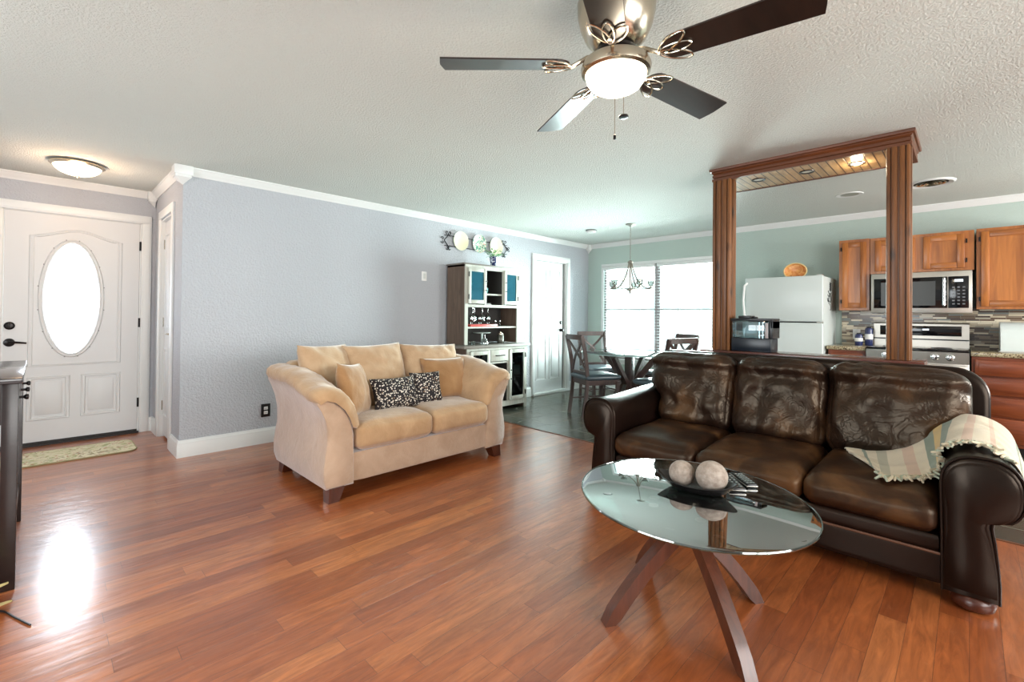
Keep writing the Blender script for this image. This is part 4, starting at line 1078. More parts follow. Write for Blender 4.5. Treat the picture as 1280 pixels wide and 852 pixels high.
# ------------------------------------------------------------------ hutch
def make_hutch():
    t = thing('dining_hutch', 'weathered wood and whitewashed hutch with glass doors behind the loveseat', 'hutch', (4.0, 4.4, 0))
    ux0, ux1, uy0, uy1 = 3.53, 4.46, 4.27, 4.60; uz0, uz1 = .84, 1.80; X1, X2 = 3.86, 4.16
    lx0, lx1, ly0, ly1 = 3.50, 4.53, 4.19, 4.61
    ru, wa = M['rustic'], M['washed']
    b = BM(); box(b, ux0, ux0+.02, uy0, uy1, uz0, uz1); box(b, ux1-.02, ux1, uy0, uy1, uz0, uz1); box(b, ux0, ux1, uy0, uy1, uz1-.02, uz1); box(b, lx0, lx0+.02, ly0, ly1, .0, .80); box(b, lx1-.02, lx1, ly0, ly1, 0, .80)
    obj('side_panels', b, ru, t)
    b = BM(); box(b, ux0+.02, ux1-.02, uy1-.012, uy1-.002, uz0, uz1-.02); box(b, lx0+.02, lx1-.02, ly1-.012, ly1-.002, .1, .80); obj('back_panel', b, M['hutchback'], t)
    b = BM(); box(b, ux0-.015, ux1+.015, uy0-.015, uy1+.005, uz1, uz1+.02, .003); obj('top_board', b, M['washtop'], t)
    b = BM(); y0, y1 = uy0-.016, uy0
    box(b, ux0, ux0+.045, y0, y1, uz0, uz1); box(b, ux1-.045, ux1, y0, y1, uz0, uz1); box(b, ux0+.045, ux1-.045, y0, y1, uz1-.05, uz1); box(b, X1-.012, X1+.012, y0, y1, 1.32, uz1-.05); box(b, X2-.012, X2+.012, y0, y1, 1.32, uz1-.05); box(b, ux0+.045, ux1-.045, y0, y1, 1.292, 1.325)
    y0, y1 = ly0-.016, ly0
    box(b, lx0, lx0+.05, y0, y1, 0, .80); box(b, lx1-.05, lx1, y0, y1, 0, .80); box(b, lx0+.05, lx1-.05, y0, y1, .77, .80); box(b, lx0+.05, lx1-.05, y0, y1, .055, .12); box(b, 3.845, 3.87, y0, y1, .12, .77); box(b, 4.17, 4.195, y0, y1, .12, .77); box(b, 3.87, 4.17, y0, y1, .60, .62)
    obj('face_frame', b, wa, t)
    b = BM(); box(b, 3.44, 4.57, 4.15, 4.62, .80, .832, .004); obj('counter', b, M['washtop'], t)
    for z, a, c, nm in ((1.308, ux0+.02, ux1-.02, 1), (1.045, ux0+.02, ux1-.02, 1), (1.455, X1, X2, 1), (1.58, ux0+.02, X1, 1), (.45, lx0+.02, lx1-.02, 0), (.10, lx0+.02, lx1-.02, 0)):
        b = BM(); yy = (uy0+.004, uy1-.013) if nm else (ly0+.02, ly1-.013); box(b, a, c, yy[0], yy[1], z-.010, z+.010); obj('shelf', b, wa, t)
    for (a, c, e, f, g, h) in ((X1-.006, X1+.006, uy0+.004, uy1-.013, 1.318, uz1-.02), (X2-.006, X2+.006, uy0+.004, uy1-.013, 1.318, uz1-.02), (3.852, 3.862, ly0+.02, ly1-.013, .11, .8), (4.178, 4.188, ly0+.02, ly1-.013, .11, .8)):
        b = BM(); box(b, a, c, e, f, g, h); obj('divider', b, M['hutchback'], t)
    def gdoor(x0, x1, z0, z1, y, hx, kx, st=.045):
        b = BM(); box(b, x0, x0+st, y-.018, y, z0, z1, .002); box(b, x1-st, x1, y-.018, y, z0, z1, .002); box(b, x0+st, x1-st, y-.018, y, z0, z0+st, .002); box(b, x0+st, x1-st, y-.018, y, z1-st, z1, .002)
        d = obj('door', b, wa, t)
        b = BM(); box(b, x0+st-.005, x1-st+.005, y-.011, y-.008, z0+st-.005, z1-st+.005); obj('glass_pane', b, M['bluepane'] if z0 > 1 else M['hglass'], d)
        for z in (z0+.08, z1-.08):
            b = BM(); box(b, hx-.008, hx+.008, y-.024, y-.017, z-.03, z+.03, .002); obj('hinge', b, M['bronze'], d)
        for z in ((z0+z1)/2-.05, (z0+z1)/2+.06):
            b = BM(); lathe(b, [(.004, 0), (.004, -.012), (.009, -.018), (.007, -.026), (.001, -.028)], (kx, y-.018, z), 10, 'y'); obj('knob', b, M['bronze'], d)
    gdoor(ux0+.035, X1-.004, 1.335, uz1-.035, uy0-.017, ux0+.042, X1-.022)
    gdoor(X2+.004, ux1-.035, 1.335, uz1-.035, uy0-.017, ux1-.042, X2+.022)
    gdoor(lx0+.04, 3.855, .125, .765, ly0-.017, lx0+.048, 3.835)
    gdoor(4.188, lx1-.04, .125, .765, ly0-.017, lx1-.048, 4.208)
    b = BM(); box(b, 3.873, 4.167, ly0-.03, ly0-.004, .628, .768, .004); d = obj('drawer', b, wa, t)
    b = BM(); tube(b, [(3.95, ly0-.03, .70), (3.95, ly0-.052, .70), (4.09, ly0-.052, .70), (4.09, ly0-.03, .70)], .006, 8); obj('bar_handle', b, M['bronze'], d)
make_hutch()
def glassware():
    def goblet(x, y, z, inv, lab, grp, s_=1):
        pr = [(.001, 0), (.032, .001), (.030, .004), (.005, .010), (.004, .075), (.012, .085), (.032, .11), (.036, .135), (.030, .175), (.028, .175), (.033, .135), (.029, .112), (.009, .090), (.001, .088)]
        pr = [(r_*s_, (-(h) if inv else h)*s_) for r_, h in pr]
        b = BM(); lathe(b, pr, (x, y, z), 20); return solo('wine_glass', b, M['goblet'], lab, 'wine glass', (x, y, z), grp)
    M['goblet'] = thin_glass('goblet_glass', (.80, .87, .87, 1), 1.75, .03, .06)
    b = BM(); box(b, 3.66, 4.10, 4.30, 4.50, 1.0555, 1.066, .003); box(b, 3.66, 4.10, 4.295, 4.30, 1.0555, 1.082, .001); box(b, 3.66, 4.10, 4.50, 4.505, 1.0555, 1.082, .001); box(b, 3.655, 3.66, 4.295, 4.505, 1.0555, 1.082, .001); box(b, 4.10, 4.105, 4.295, 4.505, 1.0555, 1.082, .001)
    solo('serving_tray', b, M['redtray'], 'red tray carrying glasses on the hutch middle shelf', 'tray', (3.88, 4.4, 1.056))
    g = 'wine glasses hanging stem up under the hutch cupboards'
    for i, x in enumerate((3.66, 3.74, 3.82, 3.90, 4.05)): goblet(x, 4.36 if i % 2 else 4.42, 1.297, True, 'clear wine glass hanging upside down under the hutch cupboards', g)
    g = 'stemware standing on the red tray'
    for i, x in enumerate((3.70, 3.77, 3.84, 3.91, 3.98, 4.05)): goblet(x, 4.40 if i % 2 else 4.35, 1.066, False, 'clear stemmed glass standing on the red hutch tray', g, .62)
    for i, x in enumerate((4.16, 4.25)): goblet(x, 4.40, 1.055, False, 'small clear glass standing right of the red hutch tray', 'small glasses beside the red tray', .45)
    # cake stand, decanter, jar, dishes
    b = BM(); lathe(b, [(.001, 0), (.05, 0), (.045, .008), (.012, .02), (.012, .13), (.11, .14), (.115, .148), (.001, .148)], (3.93, 4.40, .832), 28); solo('cake_stand', b, plain('white_glass', srgb(200, 214, 210), .2), 'pale glass cake stand on the hutch counter', 'cake stand', (3.93, 4.4, .832))
    b = BM(); lathe(b, [(.001, 0), (.045, 0), (.05, .02), (.035, .06), (.015, .09), (.013, .12), (.018, .125), (.001, .125)], (3.86, 4.27, .832), 20); solo('decanter', b, M['goblet2'] if 'goblet2' in M else M['goblet'], 'clear bell shaped decanter on the hutch counter', 'decanter', (3.86, 4.27, .832))
    t = thing('lidded_jar', 'dark ribbed jar with a light lid on the hutch counter', 'jar', (4.22, 4.36, .832))
    b = BM(); lathe(b, [(.001, 0), (.04, 0), (.045, .02), (.045, .10), (.035, .115), (.001, .115)], (4.22, 4.36, .832), 24); obj('body', b, plain('smoke_glass', srgb(92, 92, 84), .2, .4), t)
    b = BM(); lathe(b, [(.001, .115), (.036, .115), (.036, .128), (.012, .135), (.012, .15), (.001, .155)], (4.22, 4.36, .832), 20); obj('lid', b, M['nickel'], t)
    for i, x in enumerate((3.60, 3.66, 3.72)):
        b = BM(); lathe(b, [(.001, 0), (.022, 0), (.03, .03), (.032, .045), (.029, .045), (.026, .03), (.001, .006)], (x, 4.32, .832), 16); solo('glass_cup', b, M['goblet'], 'small clear glass cup at the left of the hutch counter', 'cup', (x, 4.32, .832), 'glass cups on the hutch counter')
    b = BM(); lathe(b, [(.001, 0), (.035, 0), (.05, .03), (.052, .075), (.048, .075), (.045, .03), (.001, .008)], (3.945, 4.38, 1.465), 24); solo('bowl', b, M['teal'], 'teal bowl in the open centre cubby of the hutch', 'bowl', (3.945, 4.38, 1.465))
    b = BM(); lathe(b, [(.001, 0), (.05, 0), (.078, .012), (.076, .016), (.045, .008), (.001, .008)], (3.95, 4.36, 1.318), 28); lathe(b, [(.001, .016), (.05, .016), (.074, .028), (.001, .022)], (3.95, 4.36, 1.318), 28); solo('dish_stack', b, M['plaswhite'], 'white saucers stacked in the hutch cubby under the teal bowl', 'dishes', (3.95, 4.36, 1.318))
    b = BM(); lathe(b, [(.001, 0), (.03, 0), (.045, .03), (.045, .09), (.04, .13), (.03, .15), (.001, .15)], (4.28, 4.38, 1.32), 20); solo('canister', b, plain('pale_blue_ceramic', srgb(120, 170, 190), .4), 'pale blue canister behind the right upper hutch door', 'canister', (4.28, 4.38, 1.32))
    b = BM(); lathe(b, [(.001, 0), (.06, .0), (.085, .014), (.001, .01)], (3.70, 4.38, 1.32), 20); solo('saucer', b, M['plaswhite'], 'white saucer behind the left upper hutch door', 'saucer', (3.70, 4.38, 1.32))
    goblet(4.26, 4.36, .46, False, 'stemmed glass on the upper shelf behind the right lower hutch door', None, .9); goblet(4.34, 4.40, .46, False, 'stemmed glass right of another behind the right lower hutch door', None, .9)
    b = BM(); lathe(b, [(.001, 0), (.036, 0), (.038, .01), (.038, .15), (.014, .20), (.013, .27), (.001, .27)], (4.38, 4.38, .112), 20); solo('wine_bottle', b, plain('pale_bottle', srgb(150, 160, 150), .15), 'pale bottle standing behind the right lower hutch door', 'bottle', (4.38, 4.38, .112))
    b = BM(); lathe(b, [(.001, 0), (.036, 0), (.038, .01), (.038, .13), (.014, .18), (.013, .22), (.001, .22)], (4.27, 4.38, .112), 20); solo('wine_bottle', b, plain('dark_bottle', srgb(24, 34, 28), .12), 'dark bottle standing behind the right lower hutch door', 'bottle', (4.27, 4.38, .112))
glassware()
# vase on the hutch
t = thing('porcelain_vase', 'blue and white vase with greenery on top of the hutch', 'vase', (4.14, 4.42, 1.82))
b = BM(); lathe(b, [(.001, 0), (.032, 0), (.036, .01), (.05, .10), (.056, .135), (.052, .135), (.045, .10), (.03, .015), (.001, .012)], (4.14, 4.42, 1.8205), 24); obj('vase_body', b, M['blueglaze'], t)
b = BM(); rnd = random.Random(5)
for k in range(46):
    a = rnd.random()*2*PI; r_ = rnd.uniform(.02, .12); h = rnd.uniform(.0, .09); c = Vector((4.14+r_*math.cos(a), 4.42+r_*.6*math.sin(a), 1.96+h)); d = Vector((math.cos(a), math.sin(a), rnd.uniform(-.5, .8))).normalized(); s_ = d.cross(Vector((0, 0, 1))).normalized()
    tube(b, [(4.14, 4.42, 1.92), tuple(c)], .0015, 4)
    q = [c, c+d*.02+s_*.012, c+d*.05, c+d*.02-s_*.012]; q2 = [p+Vector((0, 0, .002)) for p in q]; loft(b, [q, q2])
obj('leaves', b, M['green'], t)

# plate rack on the wall
def plate_rack():
    t = thing('iron_plate_rack', 'black scrolled iron plate rack on the wall above the hutch', 'plate rack', (4.05, LY, 2.13))
    y = LY-.012; b = BM()
    tube(b, [(3.50, y, 2.185), (4.59, y, 2.175)], .005, 6); obj('top_rail', b, M['blackmat'], t); b = BM(); tube(b, [(3.50, y, 2.055), (4.59, y, 2.05)], .005, 6); obj('bottom_rail', b, M['blackmat'], t)
    def spiral(cx_, cz_, r_, a0, turns, sg):
        return [(cx_+r_*(1-.75*k/18)*math.cos(a0+sg*turns*2*PI*k/18), y, cz_+r_*(1-.75*k/18)*math.sin(a0+sg*turns*2*PI*k/18)) for k in range(19)]
    for ex, sg in ((3.56, -1), (4.53, 1)):
        b = BM(); X = lambda d: ex+sg*d
        tube(b, spline([(X(-.03), y, 2.18), (X(0), y, 2.19), (X(.025), y, 2.16), (X(.06), y, 2.12), (X(.025), y, 2.08), (X(0), y, 2.05), (X(-.03), y, 2.06)], 6), .006, 6)
        for cx_, cz_, a0 in ((X(.022), 2.222, -PI/2), (X(-.022), 2.222, -PI/2), (X(.022), 2.018, PI/2), (X(-.022), 2.018, PI/2), (X(.09), 2.142, PI), (X(.09), 2.098, PI)):
            s2 = 1 if (cx_ > ex) else -1
            if abs(cx_-X(.09)) < 1e-6: s2 = sg if cz_ > 2.12 else -sg
            tube(b, spiral(cx_, cz_, .022, a0, .8, s2), .005, 5)
        tube(b, [(X(0), y, 2.19), (X(0.0), y, 2.215)], .005, 5); tube(b, [(X(0), y, 2.05), (X(0), y, 2.025)], .005, 5)
        obj('scroll_end', b, M['blackmat'], t)
    for i, (x, m, lab) in enumerate(((3.742, M['plate'], 'cream plate at the left of the iron rack'), (4.053, M['floralplate'], 'green floral plate in the middle of the iron rack'), (4.359, M['plate'], 'cream plate at the right of the iron rack'))):
        b = BM(); lathe(b, [(.001, 0), (.06, 0), (.07, -.004), (.118, -.020), (.120, -.024), (.07, -.010), (.06, -.005), (.001, -.005)], (x, LY-.02, 2.135), 36, 'y'); solo('decorative_plate', b, m, lab, 'plate', (x, LY-.02, 2.135))
plate_rack()

# ------------------------------------------------------------------ dining set
DC = Vector((5.2, 3.04, 0))
def dining_table():
    t = thing('dining_table', 'round glass dining table on a crossed dark wood pedestal by the window', 'dining table', tuple(DC))
    b = BM(); lathe(b, [(.001, .738), (.59, .738), (.60, .744), (.59, .75), (.001, .75)], (DC.x, DC.y, 0), 72); obj('glass_top', b, M['dtabletop'], t)
    b = BM(); tube(b, [(DC.x+.6*math.cos(2*PI*k/64), DC.y+.6*math.sin(2*PI*k/64), .744) for k in range(64)], .005, 6, True); obj('glass_edge', b, plain('pale_glass_edge', srgb(176, 206, 202), .1), t)
    b = BM(); box(b, DC.x-.045, DC.x+.045, DC.y-.045, DC.y+.045, .12, .735, .004); obj('pedestal', b, M['dleg'], t)
    for k in range(4):
        a = R(-1+90*k); d = Vector((math.cos(a), math.sin(a), 0)); s_ = Vector((-d.y, d.x, 0))
        b = BM(); barpath(b, [DC+d*.06+Vector((0, 0, .36)), DC+d*.36+Vector((0, 0, .715))], s_, .055, .055); obj('top_brace', b, M['dleg'], t); b = BM(); barpath(b, [DC+d*.06+Vector((0, 0, .36)), DC+d*.36+Vector((0, 0, .0))], s_, .055, .055)
        obj('foot_brace', b, M['dleg'], t)
dining_table()
def make_chair():
    t = thing('dining_chair', 'x', 'dining chair', (0, 0, 0))
    dm = M['dleg']; kw = dict(world=False)
    # faces +x, back posts at x=0
    b = BM()
    for s_ in (-1, 1):
        bb = BM(); secs = []
        pts = spline([(-.045, s_*.185, 0), (-.01, s_*.19, .25), (.005, s_*.195, .45), (-.02, s_*.20, .70), (-.075, s_*.205, .96)], 5)
        barpath(bb, pts, (0, 1, 0), .026, .04); obj('back_post', bb, dm, t, **kw)
    b = BM(); barpath(b, spline([(-.072, -.215, .945), (-.088, 0, .945), (-.072, .215, .945)], 6), (0, 0, 1), .06, .022); obj('top_rail', b, dm, t, **kw)
    b = BM(); barpath(b, [(.0, -.19, .52), (.0, .19, .52)], (0, 0, 1), .035, .018); obj('lower_rail', b, dm, t, **kw)
    for s_ in (-1, 1):
        b = BM(); barpath(b, spline([(.0, s_*.185, .53), (-.03, s_*.06, .70), (-.05, -s_*.09, .83), (-.072, -s_*.19, .93)], 5), (0, 1, .3), .028, .016); obj('cross_slat', b, dm, t, **kw)
    for s_ in (-1, 1):
        b = BM(); barpath(b, [(.40, s_*.195, 0), (.405, s_*.20, .42)], (0, 1, 0), .036, .036); obj('front_leg', b, dm, t, **kw)
    b = BM(); box(b, .0, .42, -.205, -.185, .38, .44); box(b, .0, .42, .185, .205, .38, .44); box(b, .40, .42, -.2, .2, .38, .44); box(b, .0, .02, -.19, .19, .38, .44); obj('apron', b, dm, t, **kw)
    b = BM(); box(b, .0, .40, -.20, -.185, .17, .19); box(b, .0, .40, .185, .20, .17, .19); box(b, .18, .20, -.19, .19, .172, .188); obj('stretcher', b, dm, t, **kw)
    b = BM(); rbox(b, (.215, 0, .468), (.235, .225, .028), .026, 10, (0, 0, .012)); obj('seat_pad', b, M['seatpad'], t, **kw)
    return t
ch = make_chair()
specs = [((4.60, 3.37), R(-27), 'dark cross back dining chair nearest the far white door, seen side on'),
         ((4.78, 2.22), R(72), 'dark cross back dining chair nearest the leather sofa, back in front of the window'),
         ((5.60, 3.86), R(242), 'dark cross back dining chair on the far left side of the glass table'),
         ((5.86, 2.66), R(150), 'dark cross back dining chair closest to the window, behind the glass table')]
for i, ((x, y), a, lab) in enumerate(specs):
    if i == 0: ch.location = (x, y, 0); ch.rotation_euler = (0, 0, a); ch['label'] = lab
    else: dup(ch, (x, y, 0), a, lab)

# ------------------------------------------------------------------ console table at the left
def console():
    t = thing('console_table', 'black wood console table with slatted lower shelf at the left edge', 'console table', (-.25, 3.4, 0))
    x0, x1, y0, y1 = -.46, -.058, 2.93, 3.90; m = M['console']
    b = BM(); box(b, x0-.02, x1+.012, y0-.02, y1+.02, .885, .91, .004); obj('top', b, plain('dark_top', srgb(46, 42, 44), .15), t)
    b = BM(); box(b, x0+.01, x1-.01, y0+.01, y1-.01, .71, .884); obj('apron', b, m, t)
    for x in (x0, x1-.05):
        for y in (y0, y1-.05):
            b = BM(); box(b, x, x+.05, y, y+.05, 0, .885, .003); obj('leg', b, m, t)
    for k in range(3):
        ya = y0+.055+k*.288; b = BM(); box(b, x1-.012, x1-.002, ya, ya+.28, .735, .87, .003); d = obj('drawer', b, m, t)
        b = BM(); lathe(b, [(.006, 0), (.006, .014), (.013, .022), (.012, .03), (.001, .033)], (x1-.002, ya+.14, .80), 14, 'x'); obj('knob', b, M['bronze'], d)
    b = BM(); box(b, x1-.045, x1-.01, y0+.05, y1-.05, .17, .215); box(b, x0+.01, x0+.045, y0+.05, y1-.05, .17, .215); box(b, x0+.05, x1-.05, y0+.01, y0+.04, .17, .215); box(b, x0+.05, x1-.05, y1-.04, y1-.01, .17, .215); obj('shelf_frame', b, m, t)
    for k in range(11):
        y = y0+.07+k*.078; b = BM(); box(b, x0+.045, x1-.045, y, y+.045, .195, .21, .002); obj('shelf_slat', b, m, t)
console()
# pale dried leaves at the lower left corner
rnd = random.Random(11)
t = thing('dried_leaf_bundle', 'pale dried palm leaves on the floor at the lower left corner', 'dried leaves', (-.12, 2.70, 0))
for i, (a, b_, z0, z1) in enumerate((((-.22, 2.62), (-.062, 2.79), .03, .012), ((-.25, 2.70), (-.075, 2.84), .05, .07))):
    b = BM(); p0, p1 = Vector((*a, z0)), Vector((*b_, z1)); d = (p1-p0); s_ = Vector((-d.y, d.x, 0)).normalized(); secs = []
    for k in range(11):
        t_ = k/10; wd = .028*math.sin(PI*min(1, .12+t_*.88))**.7+.001; p = p0+d*t_+Vector((0, 0, .02*math.sin(PI*t_))); secs.append([p+s_*wd, p+Vector((0, 0, .006)), p-s_*wd, p-Vector((0, 0, .003))])
    loft(b, secs); obj('leaf', b, plain('dried_palm', srgb(206, 186, 128), .7), t)
b = BM(); tube(b, spline([(-.30, 2.86, .004), (-.16, 2.80, .004), (-.09, 2.745, .004), (-.05, 2.65, .004), (-.008, 2.548, .004)], 6), .0035, 6); solo('power_cord', b, M['black'], 'thin dark cord lying on the wood floor below the console', 'cord', (-.1, 2.7, 0))
# door mat
b = BM(); x0, x1, y0, y1, rr = -.45, .615, 5.13, 5.60, .09; pts = []
for cx_, cy_, a0 in ((x1-rr, y1-rr, 0), (x0+rr, y1-rr, 90), (x0+rr, y0+rr, 180), (x1-rr, y0+rr, 270)):
    for k in range(7): a = R(a0+k*15); pts.append((cx_+rr*math.cos(a), cy_+rr*math.sin(a)))
loft(b, [[(x, y, .0005) for x, y in pts], [(x, y, .008) for x, y in pts]]); rg = solo('door_mat', b, M['rug'], 'floral cream and green door mat in front of the front door', 'mat', (.08, 5.36, 0))
b = BM(); tube(b, [(x, y, .006) for x, y in pts], .005, 6, True); bmesh.ops.translate(b, verts=b.verts, vec=-rg.location); obj('binding', b, plain('rug_binding', srgb(150, 140, 104), .9), rg, world=False)

# ------------------------------------------------------------------ kitchen
def cab_door(parent, y0, y1, z0, z1, x, hinge=None, name='door', m=None, mh=None, raisedp=True):
    m = m or M['oak']; mh = mh or M['oakh']; st = .055; b = BM()
    box(b, x-.02, x, y0, y0+st, z0, z1, .004); box(b, x-.02, x, y1-st, y1, z0, z1, .004)
    d = obj(name, b, m, parent)
    b = BM(); box(b, x-.019, x-.001, y0+st, y1-st, z0, z0+st, .003); obj('bottom_rail', b, mh, d)
    b = BM(); box(b, x-.019, x-.001, y0+st, y1-st, z1-st, z1, .003); obj('top_rail', b, mh, d)
    b = BM(); box(b, x-.010, x-.002, y0+st, y1-st, z0+st, z1-st)
    obj('centre_panel', b, m, d)
    if hinge is not None:
        for z in (z0+.07, z1-.07):
            b = BM(); box(b, x-.024, x-.004, hinge-.006, hinge+.006, z-.02, z+.02, .002); obj('hinge', b, M['bronze'], d)
    return d
CX = 6.23
def wallcab(lab, y0, y1, z0, z1, doors):
    t = thing('wall_cabinet', lab, 'cabinet', (6.4, (y0+y1)/2, z0))
    b = BM(); box(b, CX+.02, KX-.002, y0, y1, z0, z1, .002); obj('body', b, M['oak'], t)
    b = BM(); box(b, CX, CX+.02, y0, y1, z0, z1); obj('face_frame', b, M['oak'], t)
    for (a, c, h) in doors: cab_door(t, a, c, z0+.025, z1-.03, CX-.001, h)
    return t
wallcab('honey oak wall cabinet with one tall door beside the refrigerator', .765, 1.035, 1.29, 2.06, [(.79, 1.005, 1.014)])
wallcab('low honey oak wall cabinet with two doors above the microwave', -.03, .76, 1.675, 2.055, [(.40, .72, None), (.035, .335, .022)])
wallcab('tall honey oak wall cabinet right of the microwave', -.56, -.045, 1.30, 2.06, [(-.53, -.075, -.066)])
# microwave
t = thing('microwave', 'stainless over the range microwave with black glass door', 'microwave', (6.35, .36, 1.262))
b = BM(); box(b, 6.17, KX-.004, -.018, .745, 1.262, 1.668, .004); obj('body', b, M['steel'], t)
b = BM(); box(b, 6.158, 6.171, .155, .72, 1.31, 1.615, .003); d = obj('door_glass', b, plain('black_glass', srgb(14, 14, 16), .06), t)
b = BM(); box(b, 6.155, 6.159, .24, .66, 1.335, 1.575); obj('window', b, plain('door_mesh_window', srgb(52, 54, 52), .35), d)
b = BM(); tube(b, [(6.157, .178, 1.33), (6.125, .178, 1.34), (6.122, .178, 1.46), (6.125, .178, 1.59), (6.157, .178, 1.60)], .012, 10); obj('handle', b, M['chrome'], t)
b = BM(); box(b, 6.158, 6.171, .005, .148, 1.31, 1.615, .003); cp = obj('control_panel', b, plain('black_panel', srgb(16, 16, 20), .12), t)
b = BM(); box(b, 6.156, 6.159, .045, .105, 1.562, 1.585); obj('display', b, M['lcd'], cp)
kg = plain('keypad_grey', srgb(110, 112, 116), .5)
for i in range(3):
    for j in range(6):
        b = BM(); y = .04+i*.036; z = 1.35+j*.032; box(b, 6.1565, 6.159, y-.009, y+.009, z-.006, z+.006); obj('key', b, kg, cp)
b = BM(); box(b, 6.168, 6.171, .46, .62, 1.635, 1.655); obj('vent_strip', b, M['plaswhite'], t)
# range
t = thing('kitchen_range', 'stainless steel range with black control display and round knobs', 'range', (6.2, .36, 0))
ry0, ry1 = .002, .752
b = BM(); box(b, 5.94, KX-.03, ry0, ry1, .02, .90, .004); obj('body', b, M['steel'], t)
b = BM(); box(b, 5.90, 6.46, ry0, ry1, .90, .915, .003); ct = obj('cooktop', b, plain('black_ceramic', srgb(14, 14, 15), .08), t)
for (x, y, r_) in ((6.06, .20, .10), (6.06, .56, .08), (6.32, .20, .08), (6.32, .56, .10)):
    b = BM(); lathe(b, [(r_, 0), (r_, .0008), (r_-.004, .0008), (r_-.004, 0)], (x, y, .9155), 32); obj('burner_ring', b, kg, ct)
b = BM(); prism(b, [(6.44, .915), (6.54, .915), (6.54, 1.165), (6.47, 1.165), (6.455, 1.15)], 'y', ry0, ry1); bgd = obj('backguard', b, M['steel'], t)
b = BM(); box(b, 6.438, 6.452, ry0+.055, ry1-.055, 1.03, 1.13, .002); obj('control_display', b, plain('black_display', srgb(14, 14, 18), .08), bgd)
b = BM(); box(b, 6.4365, 6.439, .30, .35, 1.085, 1.10); obj('clock_digits', b, M['lcd'], bgd)
b = BM(); box(b, 6.438, 6.446, ry0, ry1, .985, .998); obj('dark_band', b, M['black'], bgd)
b = BM(); prism(b, [(5.90, .895), (5.94, .90), (5.94, .79), (5.915, .79)], 'y', ry0, ry1); fp = obj('knob_panel', b, M['steel'], t)
for y in (.13, .235, .5, .6):
    b = BM(); lathe(b, [(.03, 0), (.03, -.006), (.023, -.012), (.021, -.036), (.001, -.038)], (5.906, y, .845), 20, 'x'); box(b, 5.862, 5.872, y-.004, y+.004, .828, .862, .002); obj('knob', b, M['chrome'], t)
b = BM(); box(b, 5.91, 5.942, ry0+.005, ry1-.005, .20, .775, .006); od = obj('oven_door', b, M['steel'], t)
b = BM(); box(b, 5.906, 5.912, ry0+.12, ry1-.12, .32, .64, .002); obj('oven_window', b, M['black'], od)
b = BM(); tube(b, [(5.91, .06, .72), (5.87, .07, .72), (5.87, .68, .72), (5.91, .69, .72)], .012, 10); obj('oven_handle', b, M['steel'], od)
b = BM(); box(b, 5.915, 5.942, ry0+.005, ry1-.005, .04, .185, .004); obj('warming_drawer', b, M['steel'], t)
# base cabinets
def basecab(lab, y0, y1, fronts, doors=()):
    t = thing('base_cabinet', lab, 'cabinet', (6.25, (y0+y1)/2, 0)); X = 5.965
    b = BM(); box(b, X+.002, KX-.004, y0, y1, .09, .868); obj('body', b, M['cherry'], t)
    b = BM(); box(b, X+.07, KX-.02, y0+.005, y1-.005, 0, .09); obj('toe_kick', b, M['dark'], t)
    for (a, c) in fronts:
        b = BM(); box(b, X-.018, X+.001, y0+.02, y1-.02, a, c, .006); box(b, X-.021, X-.016, y0+.045, y1-.045, a+.025, c-.025, .003); obj('drawer', b, M['cherry'], t)
    for (a, c) in doors: cab_door(t, y0+.02, y1-.02, a, c, X, None, m=M['cherry'], mh=M['cherry'])
basecab('cherry toned base cabinet with four drawers right of the range', -.60, -.012, [(.70, .84), (.53, .685), (.345, .515), (.12, .33)])
basecab('cherry toned base cabinet left of the range', .765, 1.085, [(.70, .84)], [(.12, .68)])
for (a, c, lab) in ((-.62, -.006, 'speckled brown granite countertop right of the range'), (.758, 1.095, 'short speckled brown granite countertop left of the range')):
    b = BM(); box(b, 5.925, KX-.012, a, c, .869, .908, .006); solo('countertop', b, M['granite'], lab, 'countertop', (6.24, (a+c)/2, .869))
b = BM(); box(b, KX-.011, KX-.0005, -.65, 1.06, .9, 1.32); struct('wall_backsplash', b, M['mosaic'])
t = thing('wall_outlet', 'white outlet on the mosaic backsplash left of the range', 'outlet', (KX-.012, .92, 1.02))
b = BM(); box(b, KX-.017, KX-.0115, .885, .955, .965, 1.08, .002); obj('plate', b, M['plaswhite'], t)
for s_ in (-1, 1):
    b = BM(); box(b, KX-.020, KX-.016, .905, .935, 1.022+s_*.024-.012, 1.022+s_*.024+.012, .002); obj('socket', b, M['plaswhite'], t)
# things on the counter
for i, (x, y, h, lab) in enumerate(((6.33, .870, .12, 'small navy and white mug left of the taller canister on the counter'), (6.36, .785, .19, 'taller navy canister beside the range backguard'))):
    t = thing('blue_canister', lab, 'canister', (x, y, .908))
    b = BM(); lathe(b, [(.001, 0), (.033, 0), (.036, .01), (.036, h-.02), (.03, h), (.001, h)], (x, y, .9085), 24); obj('canister_body', b, M['navy'] if 'navy' in M else M.setdefault('navy', plain('navy_glaze', srgb(38, 48, 92), .25)), t)
    b = BM(); lathe(b, [(.0365, h*.35), (.038, h*.4), (.038, h*.6), (.0365, h*.65)], (x, y, .9085), 24); obj('white_band', b, M['plaswhite'], t)
    b = BM(); lathe(b, [(.001, h), (.02, h), (.022, h+.012), (.001, h+.016)], (x, y, .9085), 16); obj('lid', b, M['black'], t)
t = thing('bread_box', 'white glossy bread box on the granite counter at the right edge', 'bread box', (6.3, -.37, .908))
b = BM(); prism(b, [(6.13, .912), (6.46, .912), (6.46, 1.18), (6.30, 1.18), (6.24, 1.165), (6.19, 1.13), (6.155, 1.08), (6.13, 1.0)], 'y', -.56, -.20); obj('shell', b, M['fridge'], t)
b = BM()
prism(b, [(6.12, .909), (6.47, .909), (6.47, .918), (6.12, .918)], 'y', -.57, -.19); obj('base_plate', b, M['steel'], t)
